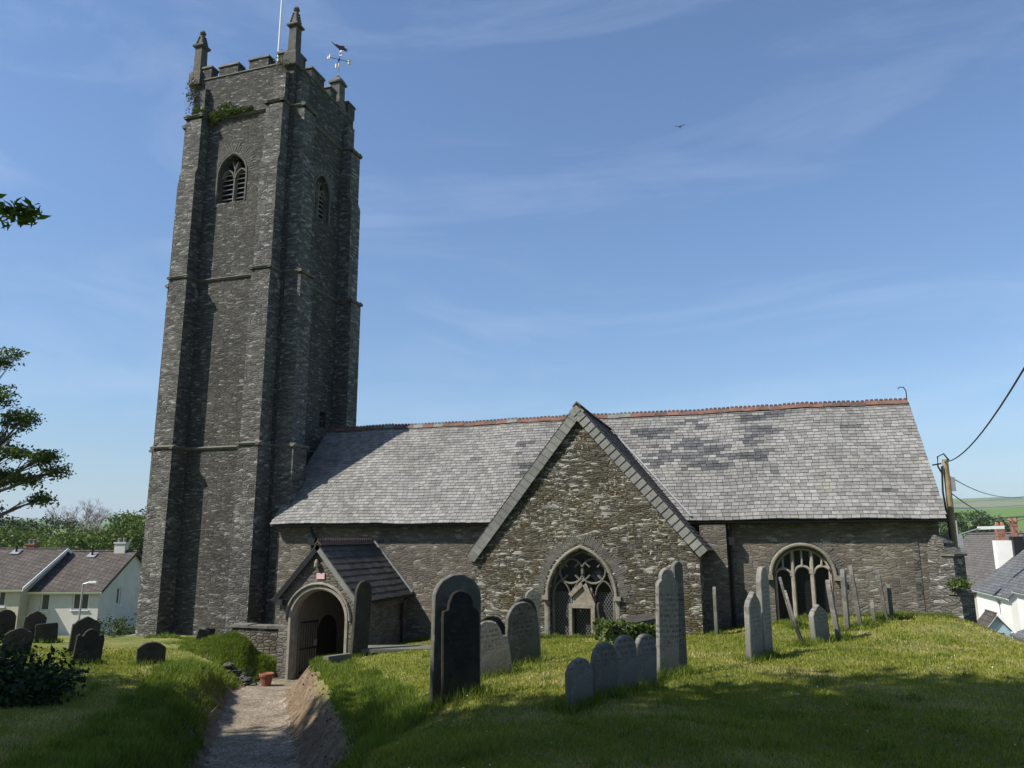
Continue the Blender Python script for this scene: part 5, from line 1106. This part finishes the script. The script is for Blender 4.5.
# ================================================================== HOUSES, POLE, LAMPS
def house(name, O, u, L_, D, zg, ze, zr, label, wall_m, roof_m, wins=(), gwins=(), chim=(), oh=.25, group=None, vents=(), bargem=None):
    # O: front left corner on the ground plan; u along the front; depth goes away to the left-hand normal
    O = Vector((O[0], O[1], 0)); u = Vector((u[0], u[1], 0)).normalized(); v = Vector((-u.y, u.x, 0)); root = empty(name, (O.x, O.y, zg), label, 'house', group)
    F = Frame(O, u, -v); mb = MB(); hl = [[(a, b), (a, b2), (a2, b2), (a2, b)] for a, a2, b, b2 in wins]
    wall(mb, F, [(0, zg-1.5), (L_, zg-1.5), (L_, ze), (0, ze)], hl, .18)
    G = Frame(O+u*L_, v, u); hg = [[(a, b), (a, b2), (a2, b2), (a2, b)] for a, a2, b, b2 in gwins]
    zg_ = ze+.1; wall(mb, G, [(0, zg-1.5), (D, zg-1.5), (D, ze), (D/2, zr-.06), (0, ze)], hg, .18)
    G0 = Frame(O, v, -u); wall(mb, G0, [(0, zg-1.5), (D, zg-1.5), (D, ze), (D/2, zr-.06), (0, ze)], [], .18)
    B0 = Frame(O+v*D, u, v); wall(mb, B0, [(0, zg-1.5), (L_, zg-1.5), (L_, ze), (0, ze)], [], .18); mb.build('wall', wall_m, root)
    for FF, ws in ((F, wins), (G, gwins)):
        for a, a2, b, b2 in ws:
            mb = MB(); bar(mb, FF, [(a+.04, b+.04), (a2-.04, b+.04), (a2-.04, b2-.04), (a+.04, b2-.04)], .09, -.05, -.14, closed=True)
            if a2-a > .7: bar(mb, FF, [((a+a2)/2, b), ((a+a2)/2, b2)], .07, -.06, -.14)
            mb.obox(FF.p((a+a2)/2, b-.03, .02), FF.u*((a2-a)/2+.06), FF.n*.07, VZ*.03)
            f = mb.build('window', M_white, root); mb = MB(); mb.obox(FF.p((a+a2)/2, (b+b2)/2, -.12), FF.u*(a2-a)/2, FF.n*.005, VZ*(b2-b)/2); mb.build('pane', M_win, f)
    mb = MB(); sl = (zr-ze)/(D/2); e0 = -oh
    for s in (0, 1):
        y0_, y1_ = (-oh, D/2) if s == 0 else (D+oh, D/2); z0_ = ze-oh*sl+.08
        for dz, fl in ((0, 0), (-.1, 1)):
            P = [O+u*e0+v*y0_+VZ*(z0_+dz), O+u*(L_-e0)+v*y0_+VZ*(z0_+dz), O+u*(L_-e0)+v*y1_+VZ*(zr+.08+dz), O+u*e0+v*y1_+VZ*(zr+.08+dz)]; mb.add(P, [(0,1,2,3) if (s == 0) != bool(fl) else (3,2,1,0)])
            if dz == 0: Q = P
        mb.add(Q+[p-VZ*.1 for p in Q], [(0,1,5,4),(1,2,6,5),(3,0,4,7)])
    rf = mb.build('roof', roof_m, root)
    mb = MB(); mb.tube([O+u*e0+v*(D/2)+VZ*(zr+.08), O+u*(L_-e0)+v*(D/2)+VZ*(zr+.08)], .1, 7); mb.build('ridge_tiles', roof_m, rf)
    mb = MB(); gutter(mb, O+u*e0-v*(oh+.04)+VZ*(ze-oh*sl+.03), O+u*(L_-e0)-v*(oh+.04)+VZ*(ze-oh*sl+.03), .07); mb.obox(O+u*(L_/2)-v*(oh-.03)+VZ*(ze-oh*sl-.02), u*(L_/2+oh), v*.015, VZ*.09); mb.build('gutter', M_white, root)
    if bargem:
        mb = MB()
        for s in (0, 1):
            a = O+u*(L_+oh+.02)+v*(-oh if s == 0 else D+oh)+VZ*(ze-oh*sl+.02); b_ = O+u*(L_+oh+.02)+v*(D/2)+VZ*(zr+.02); mb.obox((a+b_)/2, (b_-a)*.5, u*.02, VZ*.11)
        mb.build('barge_board', bargem, root)
    for a, f, w, d, h, mats in chim:
        c = O+u*a+v*(D*f); zb = zr-.6-abs(f-.5)*D*sl
        mb = MB(); mb.obox(c+VZ*(zb+(h+.6)/2), u*w/2, v*d/2, VZ*(h+.6)/2); mb.obox(c+VZ*(zb+h+.64), u*(w/2+.06), v*(d/2+.06), VZ*.05); ch = mb.build('chimney', mats, rf)
        for s in (-1, 1): mb = MB(); mb.lathe(c+u*s*w*.24+VZ*(zb+h+.68), [(.11, 0), (.09, .05), (.1, .22), (.13, .26), (.06, .3)], 8); mb.build('chimney_pot', M_cope, ch)
    for a, f in vents:
        c = O+u*a+v*(D*f)+VZ*(ze+D*f*sl); mb = MB(); mb.tube([c-VZ*.1, c+VZ*.55], .07, 7); mb.build('vent_pipe', M_iron, rf); mb = MB(); mb.obox(c+VZ*.16, u*.3, v*.25+VZ*.25*sl, VZ*.02); mb.build('lead_flashing', M_lead, rf)
    return root
cu_ = (math.cos(yaw), math.sin(yaw)); cfh = (-math.sin(yaw), math.cos(yaw))
O2 = np.array([-40.76, 40.21])
p0 = O2-np.array(cu_)*4.5
house('bungalow', p0, cu_, 4.5, 8.0, -6.1, -3.2, -.92, 'white bungalow with a brown tiled roof and gable end beside the tower', M_renderw, M_tile, wins=((.72,1.32,-4.5,-3.42), (2.78,3.85,-4.45,-3.4)), gwins=((2.2,2.75,-4.35,-3.2),), chim=((3.6,.5,.75,.5,.62,M_renderw),), vents=((1.9,.43),), bargem=M_tile)
pl_ = O2-np.array(cu_)*4.5-np.array(cfh)*1.0
house('bungalow', pl_-np.array(cu_)*12.0, cu_, 12.0, 8.6, -6.0, -3.0, -.72, 'cream bungalow with a brown tiled roof at the left edge, standing forward of its neighbour', M_render, M_tile, wins=((10.2,11.1,-4.15,-3.2), (6.3,7.2,-4.2,-3.3)), chim=((9.6,.52,.6,.5,.45,M_brick),), vents=((9.0,.44),), bargem=M_white)
# right hand houses
HR = 'houses below the churchyard on the right'
house('white_house', (13.4, 58.2), (0, -1), 7.2, 8.0, -8, -3.35, .0, 'white house with a blue grey slate roof below the right end of the church', M_render_sunlit, M_tileg, wins=((4.4,5.4,-4.55,-3.6),), oh=.15, group=HR)
house('stone_house', (13.2, 76.0), (0, -1), 17.4, 8.6, -8, -3.7, .15, 'long house with a dark weathered slate roof beyond the white house', M_renderw, tilemat('weathered_slate', (.12,.108,.098), .24), oh=.15, group=HR)
house('end_house', (12.75, 47.3), (0, -1), 9, 8, -8, -2.8, .4, 'white house cut off by the right edge of the picture', M_render_sunlit, M_tileg, wins=((1.4,2.4,-4.6,-3.6),), oh=.1, group=HR)
def stack(x, y, z0, z1, zt, label, m1, m2, w=.5):
    root = empty('chimney_stack', (x, y, z0), label, 'chimney'); mb = MB(); mb.box(x-w, x+w, y-.4, y+.4, z0, z1); mb.build('shaft', m1, root); mb = MB(); mb.box(x-w*.62, x+w*.3, y-.3, y+.3, z1+.002, zt-.1); mb.box(x-w*.7, x+w*.38, y-.36, y+.36, zt-.1, zt); st = mb.build('upper_stack', m2, root)
    for s in (-.2, .1): mb = MB(); mb.lathe((x+s, y, zt), [(.13, 0), (.1, .2), (.13, .24)], 8); mb.build('chimney_pot', M_brick, st)
stack(15.4, 58.6, -2.4, -.25, .75, 'white rendered chimney stack with a brick top on the right hand roofs', M_render_sunlit, M_brick)
stack(16.1, 58.2, -2.6, .0, 1.0, 'dark chimney stack behind the white rendered one', M_iron, M_brick, .3)
sh = empty('garden_shed', (11.1, 45.2, -5.6), 'little pale blue gabled shed with a red brown roof below the churchyard', 'shed'); mb = MB(); wall(mb, Frame((10.6, 45, 0), (1,0,0), (0,-1,0)), [(0, -6), (1.1, -6), (1.1, -4.55), (.55, -3.85), (0, -4.55)], [[(.3, -6), (.3, -4.7), (.8, -4.7), (.8, -6)]], .1); mb.box(10.6, 10.66, 45.1, 47, -6, -4.55); mb.box(11.64, 11.7, 45.1, 47, -6, -4.55); mb.build('shed_wall', M_blue, sh)
mb = MB()
for s in (-1, 1): mb.obox((11.15+s*.33, 45.9, -4.2), (s*.36, 0, -.44), (0, 1.1, 0), (.02, 0, .02))
mb.build('shed_roof', M_tile, sh); mb = MB()
for s in (-1, 1): mb.obox((11.15+s*.33, 44.78, -4.22), (s*.36, 0, -.44), (0, .02, 0), (.04, 0, .05))
mb.build('barge_board', M_white, sh)
ln = empty('lean_to', (12.2, 44, -5.6), 'low grey roofed lean-to at the right edge behind the lawn', 'outbuilding'); mb = MB(); mb.box(11.7, 13, 43.2, 44.9, -6.4, -4.75); mb.build('outbuilding_wall', M_renderw, ln); mb = MB(); mb.obox((12.35, 44, -4.5), (.75, 0, .28), (0, 1.0, 0), (0, 0, .04)); mb.build('outbuilding_roof', M_tileg, ln)
# utility pole with its wires
up = empty('utility_pole', (6.65, 31, -3.4), 'brown timber utility pole carrying cables behind the church corner', 'utility pole'); mb = MB(); mb.tube([(6.62, 31, -4.5), (6.65, 31, 2.75)], [.13, .10], 10); mb.build('pole', M_pole, up)
mb = MB(); mb.tube([(6.5, 30.9, 2.2), (6.38, 30.9, 2.5), (6.4, 30.9, 2.85), (6.6, 30.88, 2.95), (6.75, 30.85, 2.7)], .03, 6); mb.tube([(6.5, 30.88, 2.5), (6.44, 30.88, 1.6), (6.5, 30.87, .4), (6.5, 30.87, -2)], .035, 6); mb.tube([(6.2, 30.9, 2.55), (6.5, 30.9, 2.6)], .03, 6); mb.build('cable_loop', M_iron, up)
mb = MB(); mb.box(6.74, 6.86, 30.82, 30.95, 1.6, 2.1); mb.build('junction_box', M_steel, up)
def cable(pts, r, lab, m=M_iron):
    a, b_, c = map(Vector, pts); P = []
    for i in range(25):
        t_ = i/24*2; P.append(a*((t_-1)*(t_-2)/2)+b_*(-t_*(t_-2))+c*(t_*(t_-1)/2))
    mb = MB(); mb.tube(P, r, 6); o = mb.build('overhead_cable', m); recenter(o, tuple(P[0])); tag(o, lab, 'cable')
cable([(6.62, 30.9, 2.65), (4.18, 13.62, 2.60), (2.4, -2, 5.5)], .017, 'thick black cable sweeping up to the right from the utility pole')
cable([(6.68, 31.05, 1.6), (13, 50, 1.0), (20.2, 70.4, 1.35)], .022, 'lower thin wire running right from the utility pole')
cable([(6.68, 31.05, 2.2), (13, 50, 2.3), (20.3, 70, 3.1)], .018, 'upper thin wire running right from the utility pole')
lp = empty('street_lamp', (11.3, 51.7, -7), 'grey street lamp with a long arm by the roofs on the right', 'street lamp'); mb = MB(); mb.tube([(11.3, 51.7, -7.5), (11.3, 51.7, .95)], [.09, .05], 8); mb.build('lamp_post', M_steel, lp); mb = MB(); mb.tube([(11.3, 51.7, .1), (12.6, 52, .5)], .04, 6); mb.build('arm', M_steel, lp); mb = MB(); mb.obox((13.2, 52.2, .52), (.7, .1, .02), (0, .15, 0), (0, 0, .09)); mb.build('lamp_head', M_white, lp)
mb = MB(); mb.box(11.15, 11.5, 51.5, 51.8, -.6, .1); mb.build('control_box', M_steel, lp)
l2 = empty('street_lamp', (-34.1, 32.5, -5.3), 'slim grey street lamp in front of the white bungalow', 'street lamp'); mb = MB(); mb.tube([(-34.15, 32.5, -5.6), (-34.1, 32.5, -2.3)], .05, 8); mb.build('lamp_post', M_steel, l2); mb = MB(); mb.tube([(-34.1, 32.5, -2.32), (-33.75, 32.6, -2.22)], .03, 6); mb.build('arm', M_steel, l2); mb = MB(); mb.obox((-33.6, 32.63, -2.22), (.22, .05, 0), (-.02, .08, 0), (0, 0, .05)); mb.build('lamp_head', M_white, l2)
# low hedge plants in front of the bungalows
for x, y, s, lab in ((-37.5, 38.2, 1.0, 'dark low shrub in front of the bungalow windows'), (-35, 37.5, 1.2, 'dark low shrub at the corner of the white bungalow'), (-32.6, 36, .9, 'dark low shrub between the bungalow and the tower')):
    z = H(x, y); cc, _ = clumps([((x, y, z+.4*s), (1.3*s, .9*s, .7*s))], 50, .5); sb_ = empty('shrub', (x, y, z), lab, 'shrub', 'low shrubs by the bungalows'); leaf_mesh('foliage', np.repeat(cc, 16, axis=0)+rng.normal(0, .14, (len(cc)*16, 3)), .16, M_leaf_far, sb_, .2)
    mb = MB()
    for c in cc[::10]: mb.tube([(x, y, z-.1), tuple(c)], [.03, .01], 5)
    mb.build('stems', M_bark, sb_)
# a bird high up
bd = MB(); c = Vector((-3.83, 56.2, 31.85)); bd.lathe(c, [(.005, -.14), (.05, -.05), (.06, .03), (.03, .12), (.008, .16)], 8)
for s in (-1, 1): bd.add([c+Vector((s*.04, .06, .02)), c+Vector((s*.04, -.06, .02)), c+Vector((s*.3, -.02, .12)), c+Vector((s*.5, -.1, .04)), c+Vector((s*.3, .08, .13)), c+Vector((s*.04, 0, .05))], [(0, 1, 2, 4), (4, 2, 3), (0, 5, 4), (1, 5, 2)])
o = bd.build('bird', M_iron); recenter(o, tuple(c)); tag(o, 'tiny dark bird gliding high in the blue sky', 'bird')

# ================================================================== HAZE
hm = bpy.data.materials.new('thin_haze'); hm.use_nodes = True; t = hm.node_tree; t.nodes.clear()
ho = N(t, 'ShaderNodeOutputMaterial'); hv = N(t, 'ShaderNodeVolumePrincipled'); hv.inputs['Color'].default_value = (.72,.84,1,1); hv.inputs['Density'].default_value = .00013; t.links.new(hv.outputs[0], ho.inputs['Volume'])
mb = MB(); mb.box(gx[0]-50, gx[-1]+50, gy[0]-50, gy[-1]+50, float(GZ.min())-1, 260); hz = mb.build('haze', hm); hz['kind'] = 'stuff'
